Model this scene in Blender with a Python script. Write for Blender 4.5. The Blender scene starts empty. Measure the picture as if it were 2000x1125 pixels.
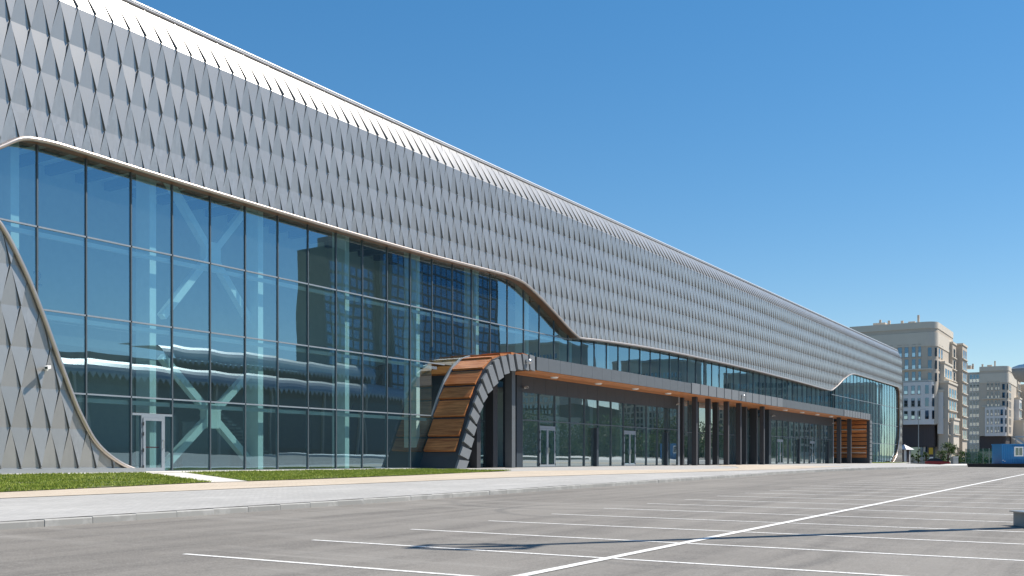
import bpy, math, random
from mathutils import Vector, Matrix
random.seed(7)
SC = bpy.context.scene
COL = SC.collection
PI = math.pi
# ------------------------------------------------------------------ camera, sky, sun, exposure
EYE = .49
YAW = math.radians(32.2)                      # view direction from +X (the hall's length) towards +Y (into the hall)
CW, SW = math.cos(YAW), math.sin(YAW)
cam = bpy.data.cameras.new('camera'); co = bpy.data.objects.new('camera', cam); COL.objects.link(co)
co.location = (0, 0, EYE); co.rotation_euler = (PI/2, 0, YAW - PI/2)
cam.sensor_width = 36; cam.lens = 36*1939/2000; cam.shift_y = (898-562.5)/2000
cam.clip_start = .1; cam.clip_end = 9000
SC.camera = co
SUN_EL, SUN_H = math.radians(51), Vector((.79, -.613)).normalized()
to_sun = Vector((SUN_H.x*math.cos(SUN_EL), SUN_H.y*math.cos(SUN_EL), math.sin(SUN_EL)))
W = bpy.data.worlds.new('World'); SC.world = W; W.use_nodes = True
nt = W.node_tree; bg = nt.nodes['Background']
sky = nt.nodes.new('ShaderNodeTexSky'); sky.sky_type = 'NISHITA'; sky.sun_disc = False
sky.sun_elevation = SUN_EL; sky.sun_rotation = math.atan2(SUN_H.x, SUN_H.y)
sky.air_density = 1.0; sky.dust_density = .05; sky.ozone_density = 3.0; sky.altitude = 150
hs = nt.nodes.new('ShaderNodeHueSaturation'); hs.inputs['Saturation'].default_value = 1.57
gm = nt.nodes.new('ShaderNodeGamma'); gm.inputs[1].default_value = .7
nt.links.new(sky.outputs[0], gm.inputs[0]); nt.links.new(gm.outputs[0], hs.inputs['Color']); nt.links.new(hs.outputs[0], bg.inputs[0]); bg.inputs[1].default_value = .144
sl = bpy.data.lights.new('sun', 'SUN'); sl.energy = 4.75; sl.angle = math.radians(.5); sl.color = (1, .93, .83)
so = bpy.data.objects.new('sun', sl); COL.objects.link(so)
so.rotation_euler = (-to_sun).to_track_quat('-Z', 'Y').to_euler(); so.location = (0, -60, 80)
vs = SC.view_settings; vs.view_transform = 'Standard'; vs.look = 'None'; vs.gamma = 1; vs.use_curve_mapping = False
vs.exposure = .54
SC.cycles.max_bounces = 10; SC.cycles.transparent_max_bounces = 16; SC.cycles.glossy_bounces = 5
SC.cycles.caustics_reflective = False; SC.cycles.caustics_refractive = False

# ------------------------------------------------------------------ materials
class N:
    """small wrapper for building node materials"""
    def __init__(s, name):
        s.m = bpy.data.materials.new(name); s.m.use_nodes = True; s.t = s.m.node_tree
        s.b = s.t.nodes['Principled BSDF']
    def n(s, typ, **kw):
        x = s.t.nodes.new(typ)
        for k, v in kw.items():
            if k.startswith('i_'):
                key = k[2:]; x.inputs[int(key) if key.isdigit() else key].default_value = v
            else: setattr(x, k, v)
        return x
    def l(s, a, b): s.t.links.new(a, b)
    def coords(s, scale=(1, 1, 1), which='Object'):
        tc = s.n('ShaderNodeTexCoord'); mp = s.n('ShaderNodeMapping'); mp.inputs['Scale'].default_value = scale
        s.l(tc.outputs[which], mp.inputs[0]); return mp.outputs[0]
    def noise(s, vec, scale, detail=4, rough=.55):
        x = s.n('ShaderNodeTexNoise'); x.inputs['Scale'].default_value = scale
        x.inputs['Detail'].default_value = detail; x.inputs['Roughness'].default_value = rough
        s.l(vec, x.inputs['Vector']); return x.outputs['Fac']
    def ramp(s, fac, stops):
        r = s.n('ShaderNodeValToRGB'); e = r.color_ramp.elements
        while len(e) < len(stops): e.new(.5)
        for el, (p, c) in zip(e, stops): el.position = p; el.color = (*c, 1) if len(c) == 3 else c
        s.l(fac, r.inputs[0]); return r.outputs[0]
    def mix(s, fac, a, b, mode='MIX'):
        x = s.n('ShaderNodeMix', data_type='RGBA', blend_type=mode)
        for sock, v in ((0, fac), (6, a), (7, b)):
            if hasattr(v, 'links'): s.l(v, x.inputs[sock])
            else: x.inputs[sock].default_value = v if sock == 0 else (*v, 1)
        return x.outputs[2]
    def bump(s, h, strength=.3, dist=.02):
        x = s.n('ShaderNodeBump'); x.inputs['Strength'].default_value = strength; x.inputs['Distance'].default_value = dist
        s.l(h, x.inputs['Height']); s.l(x.outputs[0], s.b.inputs['Normal'])
    def col(s, c):
        if hasattr(c, 'links'): s.l(c, s.b.inputs['Base Color'])
        else: s.b.inputs['Base Color'].default_value = (*c, 1)
    def set(s, rough=.5, metal=0., spec=.5):
        s.b.inputs['Roughness'].default_value = rough; s.b.inputs['Metallic'].default_value = metal
        s.b.inputs['Specular IOR Level'].default_value = spec
def g3(v): return (v, v, v)
M = {}
def plain(name, c, rough=.55, metal=0., var=.12, scale=3., spec=.5, stretch=(1, 1, 1), bump=0.):
    k = N(name); v = k.coords(stretch)
    f = k.noise(v, scale, 5); k.col(k.mix(f, tuple(x*(1-var) for x in c), tuple(min(1, x*(1+var)) for x in c)))
    k.set(rough, metal, spec)
    if bump: k.bump(k.noise(v, scale*6, 3), bump, .01)
    M[name] = k.m; return k
def tile_metal():
    k = N('aluminium_tile'); gi = k.n('ShaderNodeNewGeometry'); oi = k.n('ShaderNodeObjectInfo')
    ad = k.n('ShaderNodeMath', operation='ADD'); k.l(gi.outputs['Random Per Island'], ad.inputs[0]); k.l(oi.outputs['Random'], ad.inputs[1])
    fr = k.n('ShaderNodeMath', operation='FRACT'); k.l(ad.outputs[0], fr.inputs[0])
    base = k.mix(fr.outputs[0], (.40, .395, .385), (.455, .448, .437))
    tc = k.coords((1, 1, .35), 'Object'); nz = k.noise(tc, 2.2, 6, .65)
    k.col(k.mix(k.ramp(nz, [(.35, g3(0)), (.75, g3(.55))]), base, (.33, .32, .31)))
    k.set(.36, .5, .5)
    mr = k.n('ShaderNodeMapRange'); mr.inputs[3].default_value = .25; mr.inputs[4].default_value = .37
    k.l(nz, mr.inputs[0]); k.l(mr.outputs[0], k.b.inputs['Roughness']); M['tile'] = k.m
tile_metal()
def glass(name, tint, refl, refl_col, dust_veil=.0):
    m = bpy.data.materials.new(name); m.use_nodes = True; t = m.node_tree; t.nodes.clear()
    out = t.nodes.new('ShaderNodeOutputMaterial'); mx = t.nodes.new('ShaderNodeMixShader')
    tr = t.nodes.new('ShaderNodeBsdfTransparent'); gl = t.nodes.new('ShaderNodeBsdfGlossy')
    tr.inputs[0].default_value = (*tint, 1); gl.inputs[0].default_value = (*refl_col, 1); gl.inputs['Roughness'].default_value = 0.0
    fc = t.nodes.new('ShaderNodeLayerWeight'); lw = t.nodes.new('ShaderNodeMath'); lw.operation = 'POWER'; lw.inputs[1].default_value = 4.2
    t.links.new(fc.outputs['Facing'], lw.inputs[0])
    mr = t.nodes.new('ShaderNodeMapRange'); mr.inputs[1].default_value = 0; mr.inputs[2].default_value = 1; mr.inputs[3].default_value = refl; mr.inputs[4].default_value = 1
    L = t.links.new
    L(lw.outputs[0], mr.inputs[0]); L(mr.outputs[0], mx.inputs[0]); L(tr.outputs[0], mx.inputs[1]); L(gl.outputs[0], mx.inputs[2])
    df = t.nodes.new('ShaderNodeBsdfDiffuse'); df.inputs[0].default_value = (.50, .72, .72, 1); m2 = t.nodes.new('ShaderNodeMixShader'); m2.inputs[0].default_value = dust_veil  # teal diffuse veil: a dust film, added to lift the dark glass
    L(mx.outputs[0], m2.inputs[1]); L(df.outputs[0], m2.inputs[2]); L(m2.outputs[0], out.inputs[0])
    M[name] = m
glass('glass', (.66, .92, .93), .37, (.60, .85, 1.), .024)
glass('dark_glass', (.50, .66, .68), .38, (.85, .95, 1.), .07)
plain('tower_glass', (.10, .27, .45), .2, .5, .5, .25)
plain('tower_wall', (.11, .13, .14), .7)
glass('spandrel_glass', (.3, .4, .5), .55, (.72, .88, 1.))
glass('house_glass', (.10, .14, .2), .26, (.55, .78, 1.))
plain('backing', (.03, .032, .036), .7)
plain('mullion', (.11, .135, .155), .45, .3)
plain('frame_grey', (.30, .34, .38), .45, .3)
plain('champagne', (.60, .52, .46), .33, .8)
plain('copper_reveal', (.30, .15, .075), .45, .35, .25)
plain('white_trim', (.62, .62, .62), .35, .5)
plain('anthracite', (.052, .06, .07), .55, .1)
plain('fascia_grey', (.135, .148, .16), .5, .2)
plain('plate_grey', (.21, .222, .235), .5, .2)
plain('dark_slate', (.035, .05, .066), .5, .1)
plain('pavilion_wall', (.13, .17, .18), .7)
plain('column_brown', (.05, .052, .06), .6)
plain('interior_white', (.80, .84, .82), .6)
plain('interior_wall', (.46, .48, .46), .8)
plain('interior_panel', (.55, .53, .49), .8)
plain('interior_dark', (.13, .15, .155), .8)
plain('interior_floor', (.36, .36, .35), .35)
plain('white_paint', (.78, .78, .76), .45)
plain('black_plastic', (.02, .02, .022), .5)
plain('chrome', (.6, .62, .65), .15, 1.)
plain('steel_grey', (.33, .35, .36), .45, .4, .1)
plain('concrete', (.36, .355, .34), .85, 0, .22, 2.5, bump=.2)
plain('concrete_white', (.62, .60, .56), .85, 0, .1, 3)
plain('dark_edging', (.035, .03, .028), .8)
plain('beige_stone', (.56, .49, .405), .85, 0, .07, .4)
plain('beige_stone_light', (.66, .60, .51), .85, 0, .07, .4)
plain('white_stone', (.74, .72, .70), .8, 0, .05, .4)
plain('brown_stone', (.06, .05, .052), .7)
plain('blue_metal', (.006, .15, .36), .5, 0, .12, 1.5)
plain('red_paint', (.30, .012, .022), .3)
plain('tyre', (.02, .02, .02), .8)
plain('yellow_paint', (.55, .36, .03), .6)
plain('bark', (.10, .07, .05), .9)
plain('lamp_grey', (.34, .33, .31), .6)
plain('dull_metal', (.45, .45, .46), .3, .8)
plain('numeral_blue', (.05, .09, .16), .6)
def wood(name, a, b, st=(.5, 6, 6)):
    k = N(name); v = k.coords(st); n1 = k.noise(v, 2.2, 6, .6)
    gi = k.n('ShaderNodeObjectInfo')
    c = k.mix(k.ramp(n1, [(.3, g3(0)), (.7, g3(1))]), a, b)
    c = k.mix(gi.outputs['Random'], c, tuple(.75*x for x in b)) if False else c
    hs = k.n('ShaderNodeHueSaturation'); mr = k.n('ShaderNodeMapRange'); mr.inputs[3].default_value = .8; mr.inputs[4].default_value = 1.2
    k.l(gi.outputs['Random'], mr.inputs[0]); k.l(mr.outputs[0], hs.inputs['Value']); k.l(c, hs.inputs['Color'])
    k.col(hs.outputs[0]); k.set(.5, 0, .4); k.bump(n1, .15, .01); M[name] = k.m
wood('wood', (.44, .145, .044), (.66, .29, .11))
wood('wood_plank', (.30, .085, .026), (.70, .285, .10), (5, .35, 5))
def asphalt():
    k = N('asphalt'); v = k.coords((1, 1, 1)); vs_ = k.coords((.05, .9, 1)); 
    big = k.noise(v, .11, 5, .6); mid = k.noise(v, 1.1, 6, .6); fine = k.noise(v, 60, 3, .7); streak = k.noise(vs_, 1.4, 6, .65)
    c = k.mix(k.ramp(big, [(.3, g3(0)), (.7, g3(1))]), (.182, .168, .150), (.248, .231, .208))
    c = k.mix(k.ramp(streak, [(.44, g3(0)), (.64, g3(1))]), c, (.138, .128, .116))
    c = k.mix(k.ramp(mid, [(.5, g3(0)), (.8, g3(.5))]), c, (.28, .262, .236))
    c = k.mix(k.ramp(fine, [(.3, g3(.35)), (.62, g3(0))]), c, (.09, .086, .08))
    # tyre scuffs: thin dark rings distorted by noise
    for (cx, cy, r) in ((21, 10.5, 2.6), (24, 13, 3.4), (13.2, 5.2, 1.8), (30, 12.6, 4.5), (17.5, 2.2, 3.)):
        mp = k.n('ShaderNodeMapping'); mp.inputs['Location'].default_value = (-cx, -cy, 0)
        tc = k.n('ShaderNodeTexCoord'); k.l(tc.outputs['Object'], mp.inputs[0])
        sx = k.n('ShaderNodeSeparateXYZ'); k.l(mp.outputs[0], sx.inputs[0])
        cb = k.n('ShaderNodeCombineXYZ'); k.l(sx.outputs[0], cb.inputs[0]); k.l(sx.outputs[1], cb.inputs[1])
        ln = k.n('ShaderNodeVectorMath', operation='LENGTH'); k.l(cb.outputs[0], ln.inputs[0])
        d1 = k.n('ShaderNodeMath', operation='SUBTRACT'); k.l(ln.outputs['Value'], d1.inputs[0]); d1.inputs[1].default_value = r
        ab = k.n('ShaderNodeMath', operation='ABSOLUTE'); k.l(d1.outputs[0], ab.inputs[0])
        mr = k.n('ShaderNodeMapRange'); mr.inputs[1].default_value = .04; mr.inputs[2].default_value = .2; mr.inputs[3].default_value = .55; mr.inputs[4].default_value = 0
        k.l(ab.outputs[0], mr.inputs[0])
        mu = k.n('ShaderNodeMath', operation='MULTIPLY'); k.l(mr.outputs[0], mu.inputs[0]); k.l(k.ramp(big, [(.42, g3(0)), (.6, g3(1))]), mu.inputs[1])
        c = k.mix(mu.outputs[0], c, (.10, .097, .092))
    # thin cracks
    vo = k.n('ShaderNodeTexVoronoi', feature='DISTANCE_TO_EDGE'); vo.inputs['Scale'].default_value = .16
    wn = k.n('ShaderNodeTexNoise'); wn.inputs['Scale'].default_value = .8; k.l(v, wn.inputs['Vector'])
    va = k.n('ShaderNodeMixRGB'); va.blend_type = 'ADD'; va.inputs[0].default_value = .9; k.l(v, va.inputs[1]); k.l(wn.outputs['Color'], va.inputs[2]); k.l(va.outputs[0], vo.inputs['Vector'])
    c = k.mix(k.ramp(vo.outputs['Distance'], [(.0, g3(.16)), (.004, g3(0))]), c, (.07, .067, .062))
    s2 = k.noise(k.coords((.5, .06, 1)), 2.4, 5, .7)
    c = k.mix(k.ramp(s2, [(.52, g3(0)), (.72, g3(.6))]), c, (.30, .285, .262))
    sp = k.n('ShaderNodeTexVoronoi'); sp.inputs['Scale'].default_value = 1.7; k.l(v, sp.inputs['Vector'])
    c = k.mix(k.ramp(sp.outputs['Distance'], [(.02, g3(.8)), (.035, g3(0))]), c, (.04, .038, .036))
    agg = k.n('ShaderNodeTexVoronoi'); agg.inputs['Scale'].default_value = 55; k.l(v, agg.inputs['Vector'])
    c = k.mix(k.ramp(agg.outputs['Color'], [(.3, g3(0)), (.9, g3(.35))]), c, (.36, .34, .31))
    k.col(c); k.set(.85, 0, .3); k.bump(fine, .5, .008); M['asphalt'] = k.m
asphalt()
def paver(name, a, b, joint, sx=.2, sy=.1):
    k = N(name); v = k.coords((1, 1, 1)); big = k.noise(v, .35, 5); st = k.noise(k.coords((.25, 1.6, 1)), 1.1, 5, .6)
    br = k.n('ShaderNodeTexBrick'); br.inputs['Scale'].default_value = 1; br.inputs['Brick Width'].default_value = sx; br.inputs['Row Height'].default_value = sy
    br.inputs['Mortar Size'].default_value = .006; br.inputs['Color1'].default_value = (*a, 1); br.inputs['Color2'].default_value = (*b, 1); br.inputs['Mortar'].default_value = (*joint, 1)
    k.l(v, br.inputs['Vector'])
    c = k.mix(k.ramp(big, [(.35, g3(0)), (.7, g3(.5))]), br.outputs['Color'], tuple(x*.78 for x in a))
    c = k.mix(k.ramp(st, [(.5, g3(0)), (.75, g3(.5))]), c, tuple(min(1, x*1.22) for x in b))
    k.col(c); k.set(.85, 0, .3); k.bump(br.outputs['Fac'], -.25, .004); M[name] = k.m
paver('paver_grey', (.39, .385, .372), (.46, .452, .436), (.30, .295, .285))
paver('paver_sand', (.51, .435, .345), (.565, .49, .40), (.38, .32, .26))
def kerbstone():
    k = N('kerb_concrete'); v = k.coords((1, 1, 1), 'Object'); oi = k.n('ShaderNodeObjectInfo')
    ad = k.n('ShaderNodeVectorMath', operation='ADD'); cb = k.n('ShaderNodeCombineXYZ'); ml = k.n('ShaderNodeMath', operation='MULTIPLY'); ml.inputs[1].default_value = 37
    k.l(oi.outputs['Random'], ml.inputs[0]); k.l(ml.outputs[0], cb.inputs[0]); k.l(v, ad.inputs[0]); k.l(cb.outputs[0], ad.inputs[1])
    n1 = k.noise(ad.outputs[0], 2.2, 4, .6)
    c = k.mix(oi.outputs['Random'], (.31, .305, .29), (.36, .355, .335))
    k.col(k.mix(k.ramp(n1, [(.5, g3(0)), (.6, g3(.45))]), c, (.50, .49, .47))); k.set(.9, 0, .3); M['kerb'] = k.m
kerbstone()
def marking():
    k = N('road_paint'); v = k.coords(); f = k.noise(v, 22, 4, .7); g = k.noise(v, 1.3, 4)
    c = k.mix(k.ramp(f, [(.50, g3(0)), (.64, g3(.85))]), (.80, .79, .76), (.33, .32, .30))
    k.col(k.mix(k.ramp(g, [(.5, g3(0)), (.8, g3(.4))]), c, (.55, .54, .52))); k.set(.7); M['road_paint'] = k.m
marking()
def soil():
    k = N('lawn_soil'); v = k.coords(); f = k.noise(v, 1.1, 6, .6); f2 = k.noise(v, 14, 4)
    c = k.mix(k.ramp(f, [(.36, g3(0)), (.6, g3(1))]), (.22, .19, .12), (.10, .16, .035)); k.col(k.mix(f2, c, (.06, .09, .02))); k.set(.95, 0, .2); M['lawn_soil'] = k.m
soil()
def foliage(name, a, b):
    k = N(name); gi = k.n('ShaderNodeNewGeometry'); v = k.coords(); f = k.noise(v, .9, 3)
    c = k.mix(gi.outputs['Random Per Island'], a, b); c = k.mix(k.ramp(f, [(.35, g3(0)), (.7, g3(.6))]), c, tuple(x*.6 for x in a))
    k.col(c); k.set(.6, 0, .3)
    tl = k.n('ShaderNodeBsdfTranslucent'); k.l(c, tl.inputs[0]); mx = k.n('ShaderNodeMixShader'); mx.inputs[0].default_value = .3
    k.l(k.b.outputs[0], mx.inputs[1]); k.l(tl.outputs[0], mx.inputs[2]); k.l(mx.outputs[0], k.t.nodes['Material Output'].inputs[0]); M[name] = k.m
foliage('grass', (.22, .31, .035), (.46, .50, .11))
foliage('leaf', (.035, .085, .018), (.085, .15, .03))
foliage('leaf_dark', (.02, .05, .015), (.045, .085, .025))
def shade_mesh():
    k = N('shade_mesh'); v = k.coords(); f = k.noise(v, 1.2, 4); k.col(k.mix(f, (.012, .09, .065), (.03, .15, .10))); k.set(.8)
    tr = k.n('ShaderNodeBsdfTransparent'); mx = k.n('ShaderNodeMixShader'); mx.inputs[0].default_value = .62
    k.l(tr.outputs[0], mx.inputs[1]); k.l(k.b.outputs[0], mx.inputs[2]); k.l(mx.outputs[0], k.t.nodes['Material Output'].inputs[0]); M['green_mesh'] = k.m
shade_mesh()
def earth():
    k = N('earth'); v = k.coords(); f = k.noise(v, .02, 6); k.col(k.mix(k.ramp(f, [(.4, g3(0)), (.6, g3(1))]), (.19, .18, .16), (.09, .12, .05))); k.set(.95, 0, .2); M['earth'] = k.m
earth()

# ------------------------------------------------------------------ mesh helpers
class MB:
    def __init__(s): s.v = []; s.f = []
    def quad(s, a, b, c, d): i = len(s.v); s.v += [a, b, c, d]; s.f.append((i, i+1, i+2, i+3)); return s
    def poly(s, pts): i = len(s.v); s.v += list(pts); s.f.append(tuple(range(i, i+len(pts)))); return s
    def box(s, x0, x1, y0, y1, z0, z1):
        i = len(s.v)
        s.v += [(x0, y0, z0), (x1, y0, z0), (x1, y1, z0), (x0, y1, z0), (x0, y0, z1), (x1, y0, z1), (x1, y1, z1), (x0, y1, z1)]
        s.f += [tuple(i+k for k in q) for q in ((0, 3, 2, 1), (4, 5, 6, 7), (0, 1, 5, 4), (1, 2, 6, 5), (2, 3, 7, 6), (3, 0, 4, 7))]; return s
    def bar(s, a, b, w, h, up=(0, 0, 1)):
        """box along a->b, w wide (sideways) and h high"""
        a, b = Vector(a), Vector(b); d = (b-a).normalized(); u = Vector(up)
        if abs(d.dot(u)) > .99: u = Vector((1, 0, 0))
        r = d.cross(u).normalized(); u = r.cross(d); i = len(s.v)
        for p in (a, b):
            for sx, sy in ((-1, -1), (1, -1), (1, 1), (-1, 1)): s.v.append(tuple(p+r*sx*w/2+u*sy*h/2))
        s.f += [tuple(i+k for k in q) for q in ((0, 3, 2, 1), (4, 5, 6, 7), (0, 1, 5, 4), (1, 2, 6, 5), (2, 3, 7, 6), (3, 0, 4, 7))]; return s
    def tube(s, path, r, n=8, cap=True):
        path = [Vector(p) for p in path]; i0 = len(s.v); up = None
        for k, p in enumerate(path):
            d = (path[min(k+1, len(path)-1)]-path[max(k-1, 0)]).normalized()
            if up is None: up = Vector((0, 0, 1)) if abs(d.z) < .9 else Vector((1, 0, 0))
            a = d.cross(up).normalized(); up = a.cross(d).normalized()
            rr = r[k] if isinstance(r, (list, tuple)) else r
            for j in range(n):
                t = 2*PI*j/n; s.v.append(tuple(p+a*math.cos(t)*rr+up*math.sin(t)*rr))
        for k in range(len(path)-1):
            for j in range(n):
                a, b = i0+k*n+j, i0+k*n+(j+1) % n; s.f.append((a, b, b+n, a+n))
        if cap: s.f.append(tuple(i0+j for j in range(n))[::-1]); s.f.append(tuple(i0+(len(path)-1)*n+j for j in range(n)))
        return s
    def lathe(s, prof, c=(0, 0, 0), n=16):
        i0 = len(s.v)
        for (r, z) in prof:
            for j in range(n): t = 2*PI*j/n; s.v.append((c[0]+r*math.cos(t), c[1]+r*math.sin(t), c[2]+z))
        for k in range(len(prof)-1):
            for j in range(n): a, b = i0+k*n+j, i0+k*n+(j+1) % n; s.f.append((a, b, b+n, a+n))
        return s
    def prism(s, poly, y0, y1, axis='y'):
        """poly of (x,z) extruded along y (or (x,y) along z)"""
        n = len(poly); i = len(s.v)
        for y in (y0, y1):
            for (a, b) in poly: s.v.append((a, y, b) if axis == 'y' else (a, b, y))
        s.f.append(tuple(range(i, i+n))); s.f.append(tuple(range(i+n, i+2*n))[::-1])
        for k in range(n): k2 = (k+1) % n; s.f.append((i+k, i+n+k, i+n+k2, i+k2))
        return s
    def build(s, name, mat, parent=None, smooth=False, local=False, **kw):
        o = Vector((0, 0, 0)) if local or parent is None else wloc(parent)
        me = bpy.data.meshes.new(name)
        me.from_pydata([tuple(Vector(p)-o) for p in s.v] if o.length else [tuple(p) for p in s.v], [], s.f); me.update()
        if smooth:
            for p in me.polygons: p.use_smooth = True
        me.materials.append(M[mat]); return link(name, me, parent, **kw)
def wloc(o):
    v = Vector((0, 0, 0))
    while o: v += o.location; o = o.parent
    return v
def link(name, data, parent=None, loc=(0, 0, 0), rot=None, **kw):
    ob = bpy.data.objects.new(name, data); COL.objects.link(ob); ob.parent = parent; ob.location = loc
    if rot: ob.rotation_euler = rot
    for k, v in kw.items(): ob[k] = v
    return ob
def thing(name, label, cat, loc, rz=0, group=None):
    o = bpy.data.objects.new(name, None); COL.objects.link(o); o.location = loc; o.rotation_euler = (0, 0, rz); o.empty_display_size = .3
    o['label'] = label; o['category'] = cat
    if group: o['group'] = group
    return o
def tag(o, label, cat, group=None):
    o['label'] = label; o['category'] = cat
    if group: o['group'] = group
    return o
def copy_tree(o, parent=None):
    c = o.copy(); COL.objects.link(c); c.parent = parent
    for ch in list(o.children): copy_tree(ch, c)
    return c
def at(x, d):
    """ground point seen at picture column x (of 2000) at depth d"""
    t = (x-1000)/1939; return (d*(SW*t+CW), d*(SW-CW*t))
def interp(pts, x):
    if x <= pts[0][0]: return pts[0][1]
    for (a, b), (c, d) in zip(pts, pts[1:]):
        if x <= c: return b+(d-b)*(x-a)/(c-a)
    return pts[-1][1]
def smooth_path(pts, n=6):
    out = []; P = [pts[0]]+list(pts)+[pts[-1]]
    for i in range(1, len(P)-2):
        p0, p1, p2, p3 = (Vector(q) for q in P[i-1:i+3])
        for k in range(n):
            t = k/n; out.append(.5*((2*p1)+(-p0+p2)*t+(2*p0-5*p1+4*p2-p3)*t*t+(-p0+3*p1-3*p2+p3)*t**3))
    out.append(Vector(pts[-1])); return out

# ------------------------------------------------------------------ ground
def clamp(v, a, b): return min(max(v, a), b)
def lot_z(X, Y): return -.977+.0095*clamp(X, -10, 72)+.0067*clamp(Y, -12, 40)
def kerb_y(X): return interp([(-60, 17.2), (56, 17.2), (62, 16.9), (67, 16.2), (72, 15.1), (77, 14.3), (85, 13.9), (104, 13.6)], X)
def pav_z(X, Y): return (lot_z(X, 17)+.13)*(1-clamp((Y-17)/17, 0, 1))
def clip_half(poly, ax, val, keep_greater):
    out = []
    for i in range(len(poly)):
        p, q = poly[i], poly[(i+1) % len(poly)]
        fp, fq = (p[ax]-val, q[ax]-val) if keep_greater else (val-p[ax], val-q[ax])
        if fp >= 0: out.append(p)
        if (fp >= 0) != (fq >= 0):
            t = fp/(fp-fq); out.append((p[0]+(q[0]-p[0])*t, p[1]+(q[1]-p[1])*t))
    return out
def overlay(mb, poly, zf, off, xs, ys):
    for i in range(len(xs)-1):
        a = clip_half(clip_half(poly, 0, xs[i], True), 0, xs[i+1], False)
        if len(a) < 3: continue
        for j in range(len(ys)-1):
            b = clip_half(clip_half(a, 1, ys[j], True), 1, ys[j+1], False)
            if len(b) >= 3: mb.poly([(x, y, zf(x, y)+off) for x, y in b])
    return mb
def fr(a, b, st):
    n = int(round((b-a)/st)); return [a+(b-a)*k/n for k in range(n+1)]
ground = MB().quad((-6000, -6000, -1.35), (6000, -6000, -1.35), (6000, 6000, -1.35), (-6000, 6000, -1.35)).build('ground', 'earth', kind='structure')
LX = [-60, -10, 72, 104]; LY = [-62, -12, 40]
lot = overlay(MB(), [(-60, -62), (104, -62), (104, 14), (85, 14.2), (77, 14.6), (70, 16), (62, 17.3), (-60, 17.6)], lot_z, 0, LX, LY).build('parking_lot', 'asphalt', kind='structure')
for i in range(0, 26):
    X0 = 9.2+2.5*i; mb = MB(); y1 = 11.15-.0105*2.5*i; y0 = -1.4-.0105*2.5*i
    def xa(y): return X0-.034*(y-y1)
    overlay(mb, [(xa(y0)-.05, y0), (xa(y0)+.05, y0), (xa(y1)+.05, y1), (xa(y1)-.05, y1)], lot_z, .005, LX, [-62, -12, 40])
    mb.build('bay_line', 'road_paint', lot)
mb = MB(); overlay(mb, [(0, 6.0), (96, 5.0), (96, 5.15), (0, 6.15)], lot_z, .009, LX, LY); mb.build('centre_line', 'road_paint', lot)
for row, yy in ((0, -20), (1, -38)):
    pass
# pavement
GX = fr(-30, 56, 1)+[59, 62, 64.5, 67, 69.5, 72, 77, 81, 85, 95, 104, 120, 150, 190]
KP = [(x, kerb_y(x)) for x in GX if x <= 104]
mb = MB()
for (x0, x1) in zip(GX, GX[1:]):
    def lo(x):
        return kerb_y(x)+.15 if x <= 104 else interp([(104, 13.75), (120, 19), (150, 28), (190, 34.4)], x)
    n = 6
    for k in range(n):
        q = []
        for (x, kk) in ((x0, k), (x1, k), (x1, k+1), (x0, k+1)):
            y = lo(x)+(35.5-lo(x))*kk/n; q.append((x, y, pav_z(x, y)))
        mb.quad(*q)
pavement = mb.build('pavement', 'paver_grey', kind='structure')
for i, x in enumerate(fr(2, 52, 1)):
    dx, dy = 1-.012, kerb_y(x+1)-kerb_y(x); z = lot_z(x+.5, 17)+.132+random.uniform(-.0025, .0025)
    k = MB(); y = kerb_y(x)+random.uniform(-.008, .008)
    k.prism([(y, z-.4), (y, z-.02), (y+.02, z), (y+.155, z), (y+.155, z-.4)], x+.003, x+.997, 'y')
    k.v = [(b, a, c) for a, b, c in k.v]; k.build('kerb_stone', 'kerb', pavement)
k = MB()
KX = fr(52, 104, 1)
for x0, x1 in zip(KX[1:], KX[2:]):
    for (a, b) in ((0, 1),):
        z = lot_z(x0+.5, 17)+.132+random.uniform(-.002, .002); x1_ = x1-.012
        ya, yb = kerb_y(x0), kerb_y(x1_); i = len(k.v)
        k.v += [(x0, ya, z-.4), (x1_, yb, z-.4), (x1_, yb+.155, z-.4), (x0, ya+.155, z-.4), (x0, ya, z), (x1_, yb, z), (x1_, yb+.155, z), (x0, ya+.155, z)]
        k.f += [tuple(i+q for q in w) for w in ((0, 3, 2, 1), (4, 5, 6, 7), (0, 1, 5, 4), (1, 2, 6, 5), (2, 3, 7, 6), (3, 0, 4, 7))]
k.build('kerb_stones', 'kerb', pavement, kind='stuff')
PX = [x for x in GX if -30 <= x <= 110]; PY = fr(12, 36, 1)
sand = overlay(MB(), [(-30, 22.25), (28, 22.45), (36, 22.6), (42, 22.0), (60, 19.6), (66, 18.6), (80, 19.0), (88, 26), (92, 30), (88, 32.5), (80, 30), (72, 25.5), (64, 22.4), (58, 23.2), (52, 25.8), (46, 27.5), (40.2, 27.3), (33.5, 26.2), (27.6, 25.6), (21.6, 25.4), (17.6, 24.8), (-30, 24.4)], pav_z, .012, PX, PY).build('sand_paving', 'paver_sand', kind='structure')
L1 = [(-30, 24.3), (14, 24.2), (17.6, 24.7), (22.1, 25.55), (25.0, 32.6), (-30, 32.6)]
L2 = [(26.9, 32.6), (23.7, 25.5), (27.6, 25.7), (33.5, 26.3), (39.5, 27.2), (44.6, 28.1), (43.6, 31.2), (42.2, 32.6)]
base = overlay(MB(), [(-30, 32.6), (45, 32.6), (45, 34.2), (-30, 34.2)], pav_z, .028, PX, PY).build('base_strip', 'concrete_white', kind='structure')
path = overlay(MB(), [(25.0, 32.6), (22.1, 25.55), (23.7, 25.5), (26.9, 32.6)], pav_z, .02, PX, PY).build('path', 'concrete_white', kind='structure')
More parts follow.
